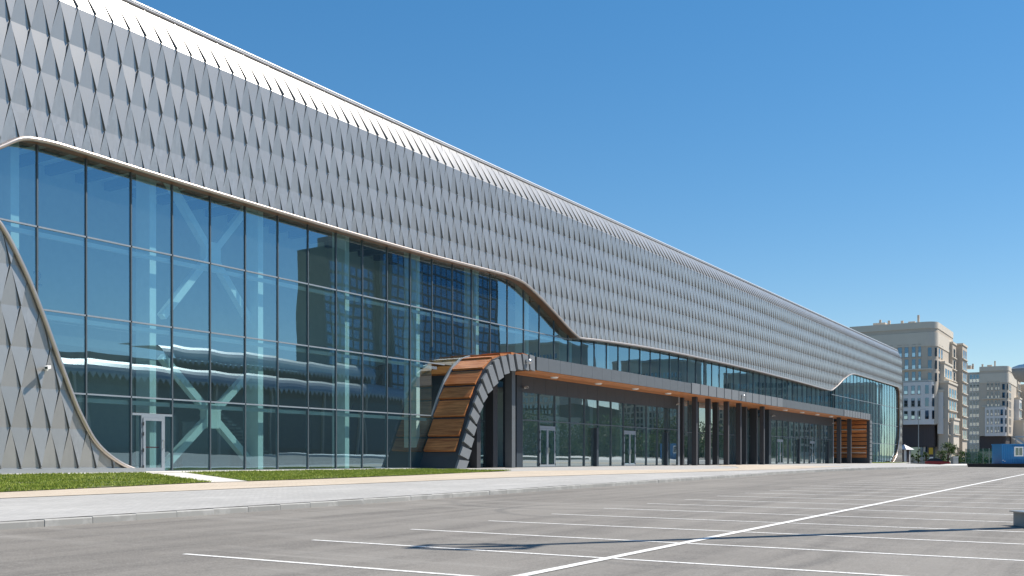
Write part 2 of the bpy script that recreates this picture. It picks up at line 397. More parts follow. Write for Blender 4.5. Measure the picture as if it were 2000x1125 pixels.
def inside(p, poly):
    c = False
    for i in range(len(poly)):
        (x1, y1), (x2, y2) = poly[i], poly[i-1]
        if (y1 > p[1]) != (y2 > p[1]) and p[0] < (x2-x1)*(p[1]-y1)/(y2-y1)+x1: c = not c
    return c
def lawn(poly, n, xlo, z=.03, hgt=.06):
    overlay(MB(), poly, pav_z, z, PX, PY).build('lawn', 'lawn_soil', kind='structure')
    b = MB(); xs = [p[0] for p in poly]; ys = [p[1] for p in poly]; x0, x1, y0, y1 = max(min(xs), xlo), max(xs), min(ys), max(ys)
    rnd = random.Random(3); 
    for _ in range(n):
        p = (rnd.uniform(x0, x1), rnd.uniform(y0-.15, y1))
        if not inside((p[0]+rnd.gauss(0, .07), p[1]+rnd.gauss(0, .07)), poly): continue
        tuft = math.sin(p[0]*2.1+1.3*math.sin(p[1]*1.7))*math.sin(p[1]*2.6+p[0]*.7)
        if rnd.random() > .66+.6*tuft: continue
        a = rnd.uniform(0, PI); w = rnd.uniform(.012, .028); h = hgt*rnd.uniform(.45, 1.25); c, s_ = math.cos(a)*w, math.sin(a)*w
        zz = pav_z(*p)+z-.004; lx, ly = rnd.uniform(-.03, .03), rnd.uniform(-.03, .03)
        i = len(b.v); b.v += [(p[0]-c, p[1]-s_, zz), (p[0]+c, p[1]+s_, zz), (p[0]+lx, p[1]+ly, zz+h)]; b.f.append((i, i+1, i+2))
    g = b.build('grass', 'grass', kind='stuff')
lawn(L1, 60000, 8); lawn(L2, 60000, 20)
lawn([(146, 30.6), (182, 33.6), (182, 34.0), (146, 34.0)], 6000, 146, .03, .12)
pad = MB().box(103.5, 142, -40, 13.75, -1.4, -.048).build('yard', 'concrete_white', kind='structure')
pad2 = MB().prism([(104.2, 13.76), (142, 13.76), (142, 20.9), (137, 20.6), (121, 18.9)], -1.4, -.05, 'z').build('yard', 'concrete_white', kind='structure')
street = MB().quad((142.5, -60, -.86), (760, -60, -.86), (760, 80, -.86), (142.5, 80, -.86)).build('street', 'asphalt', kind='structure')

# ------------------------------------------------------------------ exhibition hall
hall = thing('exhibition_hall', 'long exhibition hall clad in silver diamond metal tiles above a glass front', 'building', (94, 34, 0))
XS, R = 175.5, 8.                                     # straight front ends here, then the corner turns
SK = 33.5; GY = 34.0
def skin(s, off, z):
    """point on the tile skin: s along the front, off outwards"""
    if s <= XS: return (s, SK-off, z)
    a = (s-XS)/R
    if a < PI/2: return (XS+(R+off)*math.sin(a), SK+R-(R+off)*math.cos(a), z)
    return (XS+R+off, SK+R+(s-XS-R*PI/2), z)
ROWH, TW = 1.43, .753
def line(k):
    """row line k: (outward offset, height)"""
    if k <= 0: return (-.66, 18.80)
    return (-.03 if k == 2 else 0., 17.36-ROWH*(k-1))
NK = 14
rail_pts = [(17.9, 9.6), (18.5, 10.4), (19.2, 11.0), (19.8, 11.42), (20.5, 11.86), (21.3, 12.0), (22.4, 12.03), (25.3, 11.98), (31, 11.92), (38, 11.88), (45, 11.92), (50, 12.02), (52.75, 12.04), (54.6, 11.86), (56.5, 11.25), (58.6, 10.42), (60.4, 9.66), (61.6, 9.25), (62.4, 9.12), (66.2, 9.3), (77.6, 9.62), (97, 9.72), (115, 9.6), (128, 9.42), (130.5, 9.46), (131.8, 9.75), (134.1, 10.4), (136.5, 11.2), (138.5, 11.75), (140.5, 12.2), (143, 12.45), (147, 12.5), (160, 12.5), (170.4, 12.5), (172.4, 12.42), (173.4, 12.1), (173.9, 11.2), (174.1, 8.), (173.8, 5.), (173.0, 3.), (171.4, 1.2), (168.6, 0)]
low_pts = [(17.9, 9.6), (18.2, 9.55), (18.9, 9.2), (19.7, 8.68), (20.56, 7.28), (21.24, 5.82), (21.94, 4.12), (22.56, 2.65), (22.85, 2.08), (23.31, 1.32), (23.86, .77), (24.65, .29), (25.5, .0)]
rail_top = [p for p in rail_pts[:-7]]
ri = len(rail_pts)-7
low_by_z = sorted([(z, s) for s, z in low_pts if z < 9.58]); end_by_z = sorted([(z, s) for s, z in rail_pts[ri-1:]])
def keep(s, z):
    """>0 where there is skin, <0 inside the glazed opening"""
    if s < 17.9: return 1.
    if s < 27:
        zl = interp(low_by_z, clamp(z, 0, 9.58)); a = (zl-s)*.9
    else: a = -9
    b = z-interp(rail_top, s)
    c = s-interp(end_by_z, z) if s > 150 else -9
    return max(a, b, c)
def clip_keep(tri):
    """tri: list of (s, z, off); keeps the part with keep()>0"""
    g = [keep(p[0], p[1]) for p in tri]
    if all(x > 0 for x in g): return [tri]
    if all(x <= 0 for x in g): return []
    out = []
    for i in range(3):
        p, q, a, b = tri[i], tri[(i+1) % 3], g[i], g[(i+1) % 3]
        if a > 0: out.append(p)
        if (a > 0) != (b > 0): t = a/(a-b); out.append(tuple(p[k]+(q[k]-p[k])*t for k in range(3)))
    return [out]
PROUD, INS = .10, .019
def tile_faces(k, s):
    """outer faces and skirts of the diamond tile whose top node is on row line k: triangles/quads of (s, z, off)"""
    F = []
    o0, z0 = line(k) if k >= 0 else (None, None); o1, z1 = line(k+1); o2, z2 = line(k+2)
    h = TW/2
    L, Rr = (s-h+INS, z1, o1+.012), (s+h-INS, z1, o1+.012)
    if k >= 0:
        T = (s, z0-.03, o0+(.045 if k == 0 else .06)); F.append([L, Rr, T])
        Tb = (s, z0-.03, o0-.03); F.append([L, T, Tb, (L[0], L[1], o1-.03)]); F.append([T, Rr, (Rr[0], Rr[1], o1-.03), Tb])
    if k+2 < NK+1:
        B = (s, max(z2, .04)+.02, o2+(PROUD if z2 > 0 else .03)); F.append([B, Rr, L])
        Bb = (s, max(z2, .04)+.02, o2-.03); Lb = (L[0], L[1], o1-.03); Rb = (Rr[0], Rr[1], o1-.03)
        F.append([B, L, Lb, Bb]); F.append([B, Bb, Rb, Rr])
    return F
def tile_geom(k, s):
    fs = tile_faces(k, s); pts = [p for f in fs for p in f]
    gs = [keep(p[0], p[1]) for p in pts]
    if all(g <= 0 for g in gs): return None
    if min(gs) > .0: return fs
    out = []
    for f in fs:
        tris = [f] if len(f) == 3 else [[f[0], f[1], f[2]], [f[0], f[2], f[3]]]
        n = 5 if len(f) == 3 else 4
        for t in tris:
            def bl(i, j): return tuple(t[0][q]*(1-(i+j)/n)+t[1][q]*i/n+t[2][q]*j/n for q in range(3))
            for i in range(n):
                for j in range(n-i):
                    out += clip_keep([bl(i, j), bl(i+1, j), bl(i, j+1)])
                    if i+j < n-1: out += clip_keep([bl(i+1, j), bl(i+1, j+1), bl(i, j+1)])
    return out or None
BX, BY = CW, SW
cand = []
S0 = 20.1-TW*24
for k in range(-1, NK):
    j = 0
    while True:
        s = S0+TW*j+(TW/2 if k % 2 else 0)     # lower node line parity
        j += 1
        if s > XS+R*PI/2+10: break
        if s < 3: continue
        z = line(k+1)[1]
        if z < 8.0 and 26.5 < s < 168: continue
        d = CW*s+SW*SK; px = 1000+1939*(SW*s-CW*SK)/d
        y = 898-1939*(z-EYE)/d
        cand.append((d if px > -12 and y > -40 else d+1000, k, s))
cand.sort()
tile_mesh = {}; rest = MB(); nt_ = 0
hl = wloc(hall)
for d, k, s in cand:
    g = tile_geom(k, s)
    if g is None: continue
    if nt_ < 296 and d < 900:
        nt_ += 1
        whole = min(keep(p[0], p[1]) for f in g for p in f) > 0.001
        key = (k if k < 2 else 9)
        if whole and k < NK-2:
            if key not in tile_mesh:
                mb = MB(); ref = (s, line(k+1)[1])
                for f in g: mb.poly([(p[0]-s, -p[2], p[1]-ref[1]) for p in f])
                me = bpy.data.meshes.new('tile'); me.from_pydata(mb.v, [], mb.f); me.update(); me.materials.append(M['tile']); tile_mesh[key] = me
            link('tile', tile_mesh[key], hall, (s-hl.x, SK-hl.y, line(k+1)[1]-hl.z), (random.gauss(0, .006), 0, random.gauss(0, .006)))
        else:
            mb = MB()
            for f in g: mb.poly([skin(p[0], p[2], p[1]) for p in f])
            mb.build('tile', 'tile', hall)
    else:
        i0 = len(rest.v)
        for f in g: rest.poly([skin(p[0], p[2], p[1]) for p in f])
rest.build('tiles', 'tile', hall, kind='stuff')
# dark backing wall behind the tiles, roof and the trim
bk = MB(); SS = fr(3, XS, .5)+[XS+R*PI/2*i/14 for i in range(1, 15)]+[XS+R*PI/2+10]
for s0, s1 in zip(SS, SS[1:]):
    zs = [18.72, 17.36]+[17.36-.25*i for i in range(1, 70)]+[-.05]
    for za, zb in zip(zs, zs[1:]):
        def ofs(z): return -.06-(z-17.36)*.66/1.44 if z > 17.36 else -.06
        if min(keep(s, z) for s in (s0, s1) for z in (za, zb)) > -.02:
            bk.quad(skin(s0, ofs(zb), zb), skin(s1, ofs(zb), zb), skin(s1, ofs(za), za), skin(s0, ofs(za), za))
bk.build('backing_wall', 'backing', hall)
rf = MB(); rp = [skin(s, -.72, 18.86) for s in SS]
for (a, b) in zip(rp, rp[1:]): rf.quad(a, b, (min(b[0], 176), max(90, b[1]), 21.5), (min(a[0], 176), max(90, a[1]), 21.5))
rf.build('roof', 'steel_grey', hall)
te = MB(); te.tube([skin(s, -.70, 18.93) for s in SS], .085, 6); te.build('roof_trim', 'white_trim', hall, smooth=True)
te = MB(); te.tube([skin(s, -.60, 18.80) for s in SS], .05, 5); te.build('roof_flashing', 'dull_metal', hall)
edge = smooth_path([low_pts[-1]]+low_pts[::-1][1:-1]+rail_pts, 4)
MB().tube([skin(p[0], .10, p[1]) for p in edge], .085, 8).build('opening_trim', 'champagne', hall, smooth=True)
rv = MB()
for a, b in zip(edge, edge[1:]):
    dp = -.62 if a[0] < 131 else -.15
    rv.quad(skin(a[0], .06, a[1]), skin(b[0], .06, b[1]), skin(b[0], dp, b[1]), skin(a[0], dp, a[1]))
rv.build('opening_reveal', 'copper_reveal', hall)
MB().box(3, 25.6, 33.30, 33.5, -.1, .17).build('plinth', 'steel_grey', hall)
# --- curtain wall
def pane_mesh(w, h, var, mat):
    key = (round(w, 3), round(h, 3), var, mat)
    if key in pane_mesh.c: return pane_mesh.c[key]
    r = random.Random(var*7+1); n = 8; a = .0022*r.uniform(.6, 1.3); tx, tz = r.gauss(0, .0013), r.gauss(0, .0010); b = r.uniform(-.5, .5)*a
    V = []; Fc = []
    for i in range(n+1):
        for j in range(n+1):
            u, v = 2*i/n-1, 2*j/n-1
            V.append((u*w/2, -a*(1-u*u)*(1-v*v*.6)-a*.9*(1-v*v)+b*math.sin(2.2*v+u)*(1-u*u)+tx*u*w/2+tz*v*h/2, v*h/2))
    for i in range(n):
        for j in range(n): p = i*(n+1)+j; Fc.append((p, p+n+1, p+n+2, p+1))
    me = bpy.data.meshes.new('pane'); me.from_pydata(V, [], Fc); me.update()
    for p in me.polygons: p.use_smooth = True
    me.materials.append(M[mat]); pane_mesh.c[key] = me; return me
pane_mesh.c = {}
def pane(x0, x1, z0, z1, y, parent, mat='glass', rz=0):
    o = wloc(parent)
    return link('pane', pane_mesh(x1-x0, z1-z0, random.randrange(11), mat), parent, ((x0+x1)/2-o.x, y-o.y, (z0+z1)/2-o.z), ((.008 if y == GY else .0105)*(z0 < .5), 0, 0))
MX = [21.43+1.998*k for k in range(-2, 23)]           # near hall mullions
def top_at(x): return interp(rail_top, x)-.02
def bottom_at(x):
    if x < 25.5: return interp(low_pts, x)
    return 0.
LV = [0, 3, 6, 9, 12.6]
for a, b in zip(MX, MX[1:]):
    if b < 18.2: continue
    for z0, z1 in zip(LV, LV[1:]):
        if max(top_at(a), top_at(b), top_at((a+b)/2)) < z0+.1: continue
        if b < 25.6 and min(bottom_at(a), bottom_at(b)) > z1: continue
        if 25.3 < a < 26.3 and z0 == 0: continue       # door bay
        if z0 < 6 and a > 44.9: continue
        if z0 == 3 and a > 44.9: continue
        pane(a+.02, b-.02, z0+.02, z1-.02, GY, hall)
for x in MX:
    if x < 18.5: continue
    z0 = bottom_at(x) if x < 25.4 else 0.
    if x > 44.9: z0 = 6.9
    if top_at(x)-z0 > .3: MB().box(x-.028, x+.028, GY-.05, GY+.09, z0+.02, top_at(x)).build('mullion', 'mullion', hall)
for z in (3, 6, 9):
    x1 = {3: 45.6, 6: 46.6, 9: 61.9}[z]
    x0 = interp(low_by_z, z) if z < 9.5 else 19.6
    MB().box(x0, x1, GY-.05, GY+.10, z-.03, z+.03).build('transom', 'frame_grey', hall)
    MB().box(x0+.3, x1-.5, GY+.14, GY+.30, z-.30, z-.14).build('inner_rail', 'white_paint', hall)
MB().box(25.4, 44.3, GY-.06, GY+.12, -.02, .06).build('sill', 'mullion', hall)
# strip above the canopies
SX = [MX[-1]+1.998*k for k in range(0, 36)]
SXe = [x for x in SX if x < 134]
for a, b in zip(SXe, SXe[1:]): pane(a+.02, b-.02, 6.45, max(top_at(a), top_at(b))+.05, GY, hall)
for x in SXe[1:]: MB().box(x-.03, x+.03, GY-.05, GY+.14, 6.5, top_at(x)).build('mullion', 'mullion', hall)
for a, b in ((MX[-2], MX[-1]),): pass
# east end glazing
EX = [SXe[-1]+1.998*k for k in range(0, 22)]
EX = [x for x in EX if x < XS]
GE = 33.66
mlast = EX[-1]
for a, b in zip(EX, EX[1:]):
    for z0, z1 in zip(LV, LV[1:]):
        if z0 < 6 and b < 145.2: continue
        if max(top_at(a), top_at(b)) < z0+.1: continue
        pane(a+.02, b-.02, z0+.02, z1-.02, GE, hall)
em = MB()
for x in EX:
    em.box(x-.03, x+.03, GE-.04, GE+.14, 0 if x > 145 else 6.5, top_at(x))
em.build('mullions', 'mullion', hall, kind='stuff')
for z in (3, 6, 9): MB().box(145.4 if z < 6.5 else 131.5, XS, GE-.035, GE+.1, z-.035, z+.035).build('transom', 'frame_grey', hall)
cg = [XS+(R)*a for a in (0, .1, .2, .3)]
for z0, z1 in zip(LV, LV[1:]):
    m = MB()
    for a, b in zip(cg, cg[1:]): m.quad(skin(a, -.16, z0), skin(b, -.16, z0), skin(b, -.16, z1), skin(a, -.16, z1))
    m.build('corner_pane', 'glass', hall, smooth=True)
for z0, z1 in zip(LV, LV[1:]): pane(mlast+.02, XS, z0+.02, z1-.02, GE, hall)
# --- glass door in the near front
door = MB()
dx0, dx1 = MX[4]+.0, MX[5]
dl, dr = dx0+.52, dx0+1.52
for p in ((dx0+.03, dl, 0, 2.3), (dr, dx1-.03, 0, 2.3), (dx0+.03, dx1-.03, 2.38, 3.)): pane(p[0], p[1], p[2]+.02, p[3]-.02, GY, hall)
fd = MB().box(dl-.07, dl, GY-.07, GY+.09, 0, 2.3).box(dr, dr+.07, GY-.07, GY+.09, 0, 2.3).box(dl, dr, GY-.07, GY+.09, 2.2, 2.3).box(dx0+.03, dl-.07, GY-.06, GY+.09, 2.28, 2.37).box(dl-.07, dr+.07, GY-.06, GY+.09, 2.301, 2.37).box(dr+.07, dx1-.03, GY-.06, GY+.09, 2.28, 2.37)
fd.build('door_frame', 'frame_grey', hall)
def leaf(name, x0, x1, z1, y, parent, hside):
    l = MB().box(x0, x0+.11, y-.06, y, .03, z1).box(x1-.11, x1, y-.06, y, .03, z1).box(x0+.11, x1-.11, y-.06, y, z1-.12, z1).box(x0+.11, x1-.11, y-.06, y, .03, .17).build(name, 'frame_grey', parent)
    xx = x1-.055 if hside > 0 else x0+.055
    MB().tube([(xx, y-.06, .95), (xx, y-.13, .95), (xx, y-.13, 1.3), (xx, y-.06, 1.3)], .016, 6).build('handle', 'chrome', l)
    hb = MB()
    for z in (.2, z1*.4, z1*.7, z1-.25): hb.box((x0-.03 if hside > 0 else x1-.015), (x0+.015 if hside > 0 else x1+.03), y-.085, y-.055, z-.07, z+.07)
    hb.build('hinge', 'black_plastic', l)
    MB().quad((x0+.11, y-.03, .17), (x1-.11, y-.03, .17), (x1-.11, y-.03, z1-.12), (x0+.11, y-.03, z1-.12)).build('door_pane', 'glass', l)
    return l
leaf('door', dl+.003, dr-.003, 2.195, GY-.04, hall, 1)
MB().bar((dl+.15, GY+.02, 1.0), (dr-.15, GY+.02, 1.0), .04, .05).build('panic_bar', 'red_paint', hall)
# --- interior
MB().box(3, 178, 34.3, 80, -.25, -.02).build('floor', 'interior_floor', hall)
MB().box(3, 54.6, 52, 52.3, 0, 13.6).build('back_wall', 'interior_wall', hall)
MB().box(54.45, 54.7, 46, 52.3, 0, 13.6).build('back_wall', 'interior_wall', hall)
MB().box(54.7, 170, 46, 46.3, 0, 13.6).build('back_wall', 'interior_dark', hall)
MB().box(3, 170, 34.9, 52, 13.6, 13.9).build('ceiling', 'interior_white', hall)
cb = MB()
for i in range(40):
    x = 10+1.5*i; cb.box(x-.16, x+.16, 35.6, 51.9, 13.2, 13.59)
cb.build('ceiling_beam', 'black_plastic', hall, kind='stuff')
for i in range(-1, 26):
    x = 21.43+5.994*i-.42
    if x > 134 or x < 8: 
        continue
    z0 = 0 if x < 45 else 6.6
    MB().box(x-.2, x+.12, 34.62, 35.5, z0, 13.6).build('column', 'interior_white', hall)
for i in range(0, 7):
    x = 139+5.994*i
    if x < 172: MB().box(x-.2, x+.12, 34.62, 35.5, 0 if x > 146 else 6.6, 13.6).build('column', 'interior_white', hall)
bx0, bx1 = 27.9, 33.2
for z0, zh in ((0, 4.9), (6.5, 6.4)):
    b = MB(); yb = 35.25
    for (a, c) in (((bx0, z0+.1), (bx1, z0+zh)), ((bx0, z0+zh), (bx1, z0+.1))): b.bar((a[0], yb+(0 if a[1] < c[1] else .02), a[1]), (c[0], yb+(0 if a[1] < c[1] else .02), c[1]), .34, .30)
    xm, zm = (bx0+bx1)/2, z0+zh/2; b.prism([(xm-.42, zm-.3), (xm-.3, zm-.55), (xm+.3, zm-.55), (xm+.42, zm-.3), (xm+.42, zm+.3), (xm+.3, zm+.55), (xm-.3, zm+.55), (xm-.42, zm+.3)], yb-.19, yb+.2)
    b.build('cross_brace', 'interior_white', hall)
MB().box(3, 50, 40, 52, 5.55, 5.95).build('mezzanine', 'interior_panel', hall)
MB().box(20, 54, 41.2, 41.4, 5.96, 13.59).build('partition', 'interior_wall', hall)
ra = MB()
for z in (6.5, 6.78, 7.05): ra.tube([(5, 40.1, z), (34, 40.1, z)], .03, 6)
for i in range(16): ra.tube([(6+1.8*i, 40.1, 5.95), (6+1.8*i, 40.1, 7.05)], .025, 6)
ra.build('railing', 'dull_metal', hall)
MB().box(5, 24, 37.0, 52, 2.95, 3.2).build('gallery_slab', 'interior_panel', hall)
for (x0, x1, m, h) in ((22.4, 23.6, 'interior_panel', 2.95), (25.8, 26.7, 'interior_panel', 2.95), (29, 33.5, 'interior_wall', 5.5), (34.5, 36.2, 'interior_panel', 2.9), (36.6, 40, 'interior_panel', 2.6)):
    MB().box(x0, x1, 44.5, 44.8, 0, h).build('partition', m, hall)
st = MB()
for i in range(16): st.box(37+.3*i, 37.3+.3*i, 42, 43.6, 2.9-.18*i, 3.0-.18*i)
st.build('stair', 'interior_panel', hall)
cu = bpy.data.curves.new('numeral', 'FONT'); cu.body = '2'; cu.size = .95; cu.extrude = .01; cu.materials.append(M['numeral_blue'])
tmp = link('numeral', cu); tmp.rotation_euler = (PI/2, 0, 0); tmp.location = Vector((25.75, 41.17, 8.2)); bpy.context.view_layer.update()
me = bpy.data.meshes.new_from_object(tmp.evaluated_get(bpy.context.evaluated_depsgraph_get())); me.transform(tmp.matrix_world); me.transform(Matrix.Translation(-hl)); bpy.data.objects.remove(tmp)
link('numeral', me, hall)
# --- entrance portals and canopies (local builder; parts are pieces of the canopy part)
OUT = [(44.25, 0.0), (44.64, .88), (45.10, 1.85), (45.55, 2.86), (46.14, 4.0), (46.72, 4.95), (47.42, 5.75), (48.3, 6.36), (49.3, 6.64), (50.3, 6.78), (51.4, 6.85), (52.71, 6.88)]
INN = [(45.12, 0.0), (45.45, .72), (45.85, 1.72), (46.3, 2.9), (46.85, 3.75), (47.4, 4.37), (48.05, 4.8), (48.62, 5.23), (49.41, 5.68), (50.2, 5.9), (51.4, 6.0), (52.71, 6.04)]
FY = 31.4
def resample(pts, n):
    d = [0]
    for a, b in zip(pts, pts[1:]): d.append(d[-1]+math.dist(a, b))
    out = []
    for k in range(n+1):
        t = d[-1]*k/n; i = max(j for j in range(len(d)-1) if d[j] <= t+1e-9); f = (t-d[i])/(d[i+1]-d[i]); out.append(tuple(pts[i][q]+(pts[i+1][q]-pts[i][q])*f for q in (0, 1)))
    return out
def portal(mx):
    """curved end of the canopy; mx maps the near one to its mirror at the far end"""
    p = MB().prism([(mx(x), z) for x, z in OUT]+[(mx(x), z) for x, z in INN[::-1]], FY+.14, 40.5).build('portal', 'anthracite', hall)
    n = 15; O, I = resample([(44.25, 0)]+OUT[1:], n), resample(INN, n)
    for k in range(n):
        def lp(a, b, t): return (a[0]+(b[0]-a[0])*t, a[1]+(b[1]-a[1])*t)
        t1 = .66 if k < n-3 else .74
        sl_ = .22 if 0 < k < n-3 else 0; I0 = lp(I[max(k-1, 0)], I[k], 1-sl_) if k else I[0]
        q = [O[k], lp(O[k], O[k+1], t1), lp(I0, I[k+1], t1), I0]
        e = .03; d = (q[0][0]-q[3][0], q[0][1]-q[3][1]); l = math.hypot(*d)
        q[0] = (q[0][0]+d[0]/l*.06, q[0][1]+d[1]/l*.06); q[1] = (q[1][0]+d[0]/l*.0, q[1][1]+d[1]/l*.0); q[3] = (q[3][0]-d[0]/l*.0, q[3][1]); q[2] = (q[2][0]-d[0]/l*.08, q[2][1]-d[1]/l*.08)
        MB().prism([(mx(x), z) for x, z in q], FY, FY+.139).build('facing_plate', 'plate_grey', p)
    return p, O, I
pn, PO, PI_ = portal(lambda x: x)
def planks(p, mx, prof, sgn, y0, y1, name='plank', n=11, s0=.13, lap=.05):
    O = resample(prof, n*4)
    tot = n*4; st0 = int(s0*tot)
    for k in range(n):
        a = O[clamp(st0+int((tot-st0)*k/n), 0, tot)]; b = O[clamp(st0+int((tot-st0)*(k+1)/n), 0, tot)]
        d = (b[0]-a[0], b[1]-a[1]); l = math.hypot(*d); nx, nz = -d[1]/l*sgn, d[0]/l*sgn
        f = .12 if k < n*.6 else .07; a2 = (a[0]+d[0]*f, a[1]+d[1]*f)
        q = [(a2[0]+nx*.02, a2[1]+nz*.02), (a2[0]+nx*(.12+lap), a2[1]+nz*(.12+lap)), (b[0]+nx*.07, b[1]+nz*.07), (b[0]+nx*.02, b[1]+nz*.02)]
        MB().prism([(mx(x), z) for x, z in q], y0, y1).build(name, 'wood_plank', p)
planks(pn, lambda x: x, OUT, 1, 31.78, 33.92, n=10, s0=.075)
planks(pn, lambda x: x, OUT, 1, 34.12, 37.5, n=6, s0=.5)
OG = [p for p in OUT if p[1] > 2.8]
MB().prism(OG+[(x-.16, z+.12) for x, z in OG][::-1], 33.96, 34.08).build('glazing_frame', 'frame_grey', pn)
can = MB().box(52.72, 137.7, FY+.1, 34.25, 6.06, 6.82).build('canopy', 'anthracite', hall)
def fascia(x0, x1, step, y, gap, mat, z0=6.03, z1=6.86, th=.09):
    n = int(round((x1-x0)/step)); w = (x1-x0)/n
    for k in range(n): MB().box(x0+k*w, x0+(k+1)*w-gap, y, y+th, z0, z1).build('fascia_panel', mat, can)
fascia(52.75, 77.9, 1.5, FY+.005, .018, 'fascia_grey')
fascia(77.9, 103, 1.93, FY-.05, .16, 'plate_grey', 6.0, 6.90, .14)
fascia(103.1, 128.9, 1.5, FY+.06, .018, 'fascia_grey')
fascia(128.9, 137.6, 1.45, FY, .14, 'plate_grey')
for (x0, x1) in ((52.6, 78), (78.0, 103), (103, 137)):
    n = 9
    for k in range(n):
        w = 2.6/n; MB().box(x0+.01, x1, FY+.16+k*w, FY+.16+(k+1)*w-.02, 5.985, 6.055).build('soffit_board', 'wood', can)
for k in range(12): MB().box(81.8, 106.6, 34.02+.24*k, 34.24+.24*k, 5.985, 6.055).build('soffit_board', 'wood', can)
for x in (57.28, 63.66, 69.85, 76.18, 108.4, 114.9, 121.3, 127.7):
    MB().lathe([(0, -.10), (.2, -.09), (.27, -.03), (.28, .0)], (x, 32.75, 5.985), 14).build('downlight', 'white_paint', can, smooth=True)
# near and far glazed ground-floor walls
def pavilion_wall(x0, x1, n, doors, fins):
    w = (x1-x0)/n; y = GY
    band = MB().box(x0-.1, x1+.1, y, y+.5, 4.93, 5.98).build('wall_band', 'dark_slate', hall)
    for k in range(17): 
        ww = (x1-x0+.2)/17; MB().box(x0-.1+k*ww+.008, x0-.1+(k+1)*ww-.008, y-.05, y-.002, 4.91, 5.98).build('band_panel', 'anthracite', band)
    for k in range(n):
        a, b = x0+k*w, x0+(k+1)*w
        pane(a+.03, b-.03, 3.14, 4.92, y+.02, hall, 'dark_glass')
        if k in doors:
            pane(a+.03, b-.03, 2.8, 3.06, y+.02, hall, 'dark_glass')
            MB().box(a+.03, b-.03, y-.06, y+.08, 2.62, 2.78).build('door_head', 'frame_grey', hall)
            m = (a+b)/2; leaf('door', a+.04, m-.004, 2.61, y-.01, hall, 1); leaf('door', m+.004, b-.04, 2.61, y-.01, hall, -1)
        elif k in fins:
            pane(a+.03, b-.62, .05, 3.06, y+.02, hall, 'dark_glass'); pane(b-.28, b-.03, .05, 3.06, y+.02, hall, 'dark_glass')
            MB().box(b-.60, b-.3, y-.22, y+.5, 0, 2.78).build('vestibule_pillar', 'dark_slate', hall)
            MB().box(b-.62, b-.28, y-.24, y+.5, 2.781, 2.84).build('pillar_cap', 'anthracite', hall)
        else: pane(a+.03, b-.03, .05, 3.06, y+.02, hall, 'dark_glass')
    for k in range(n+1):
        MB().box(x0+k*w-.03, x0+k*w+.03, y-.06, y+.1, .0, 4.91).build('mullion', 'mullion', hall)
    MB().box(x0, x1, y-.05, y+.08, 3.06, 3.14).build('transom', 'mullion', hall)
    MB().box(x0, x1, y-.055, y+.1, -.02, .05).build('sill', 'mullion', hall)
    MB().box(x0-.72, x0-.06, y-.05, y+1.0, 0, 5.98).build('end_pilaster', 'dark_slate', hall)
    MB().box(x1+.06, x1+.45, y-.05, y+.8, 0, 5.98).build('end_pilaster', 'frame_grey', hall)
    MB().box(x0, x1, y+3.9, y+4.2, 0, 6).build('inner_wall', 'interior_wall', hall)
    MB().box(x0, x1, y+.3, y+4, 5.2, 5.3).build('inner_ceiling', 'interior_panel', hall)
    for k in range(5): MB().box(x0+1.4+5.2*k, x0+1.9+5.2*k, y+1.2, y+1.6, 0, 5.2).build('column', 'interior_white', hall)
pavilion_wall(55.2, 81.1, 12, (1, 7), (4, 10))
pavilion_wall(107.2, 133.3, 12, (1, 7), (4, 10))
# entrance bays: set-back glazing and columns
def bay(x0, x1, y, n, mat='dark_glass'):
    w = (x1-x0)/n
    for k in range(n):
        pane(x0+k*w+.04, x0+(k+1)*w-.04, .05, 3.0, y, hall, mat); pane(x0+k*w+.04, x0+(k+1)*w-.04, 3.08, 5.95, y, hall, mat)
    m = MB()
    for k in range(n+1): MB().box(x0+k*w-.04, x0+k*w+.04, y-.06, y+.1, 0, 5.98).build('mullion', 'mullion', hall)
    MB().box(x0, x1, y-.05, y+.09, 3.0, 3.08).build('transom', 'mullion', hall)
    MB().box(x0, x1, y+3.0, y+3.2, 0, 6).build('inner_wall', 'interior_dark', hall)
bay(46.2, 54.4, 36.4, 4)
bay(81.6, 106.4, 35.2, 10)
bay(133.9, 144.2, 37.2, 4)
for (x, y0, y1, w, m) in ((51.6, 32.5, 33.0, .4, 'fascia_grey'), (49.4, 33.6, 34.1, .4, 'column_brown'), (52.4, 34.4, 35.0, .5, 'column_brown'), (82.1, 33.9, 34.3, .35, 'column_brown'),
    (81.74, 32.5, 32.92, .34, 'column_brown'), (84.9, 32.5, 32.92, .34, 'column_brown'), (89.67, 32.5, 32.95, .34, 'column_brown'), (93.1, 32.5, 32.95, .36, 'column_brown'), (100.2, 32.5, 32.95, .36, 'column_brown'),
    (90.6, 33.9, 34.4, .35, 'anthracite'), (100.0, 34.3, 35.0, .4, 'anthracite'), (103.4, 34.3, 35.0, .4, 'anthracite'), (131.4, 32.5, 33.0, .4, 'column_brown'), (136.9, 32.5, 33.0, .4, 'column_brown')):
    MB().box(x, x+w, y0, y1, 0, 5.98).build('column', m, hall)
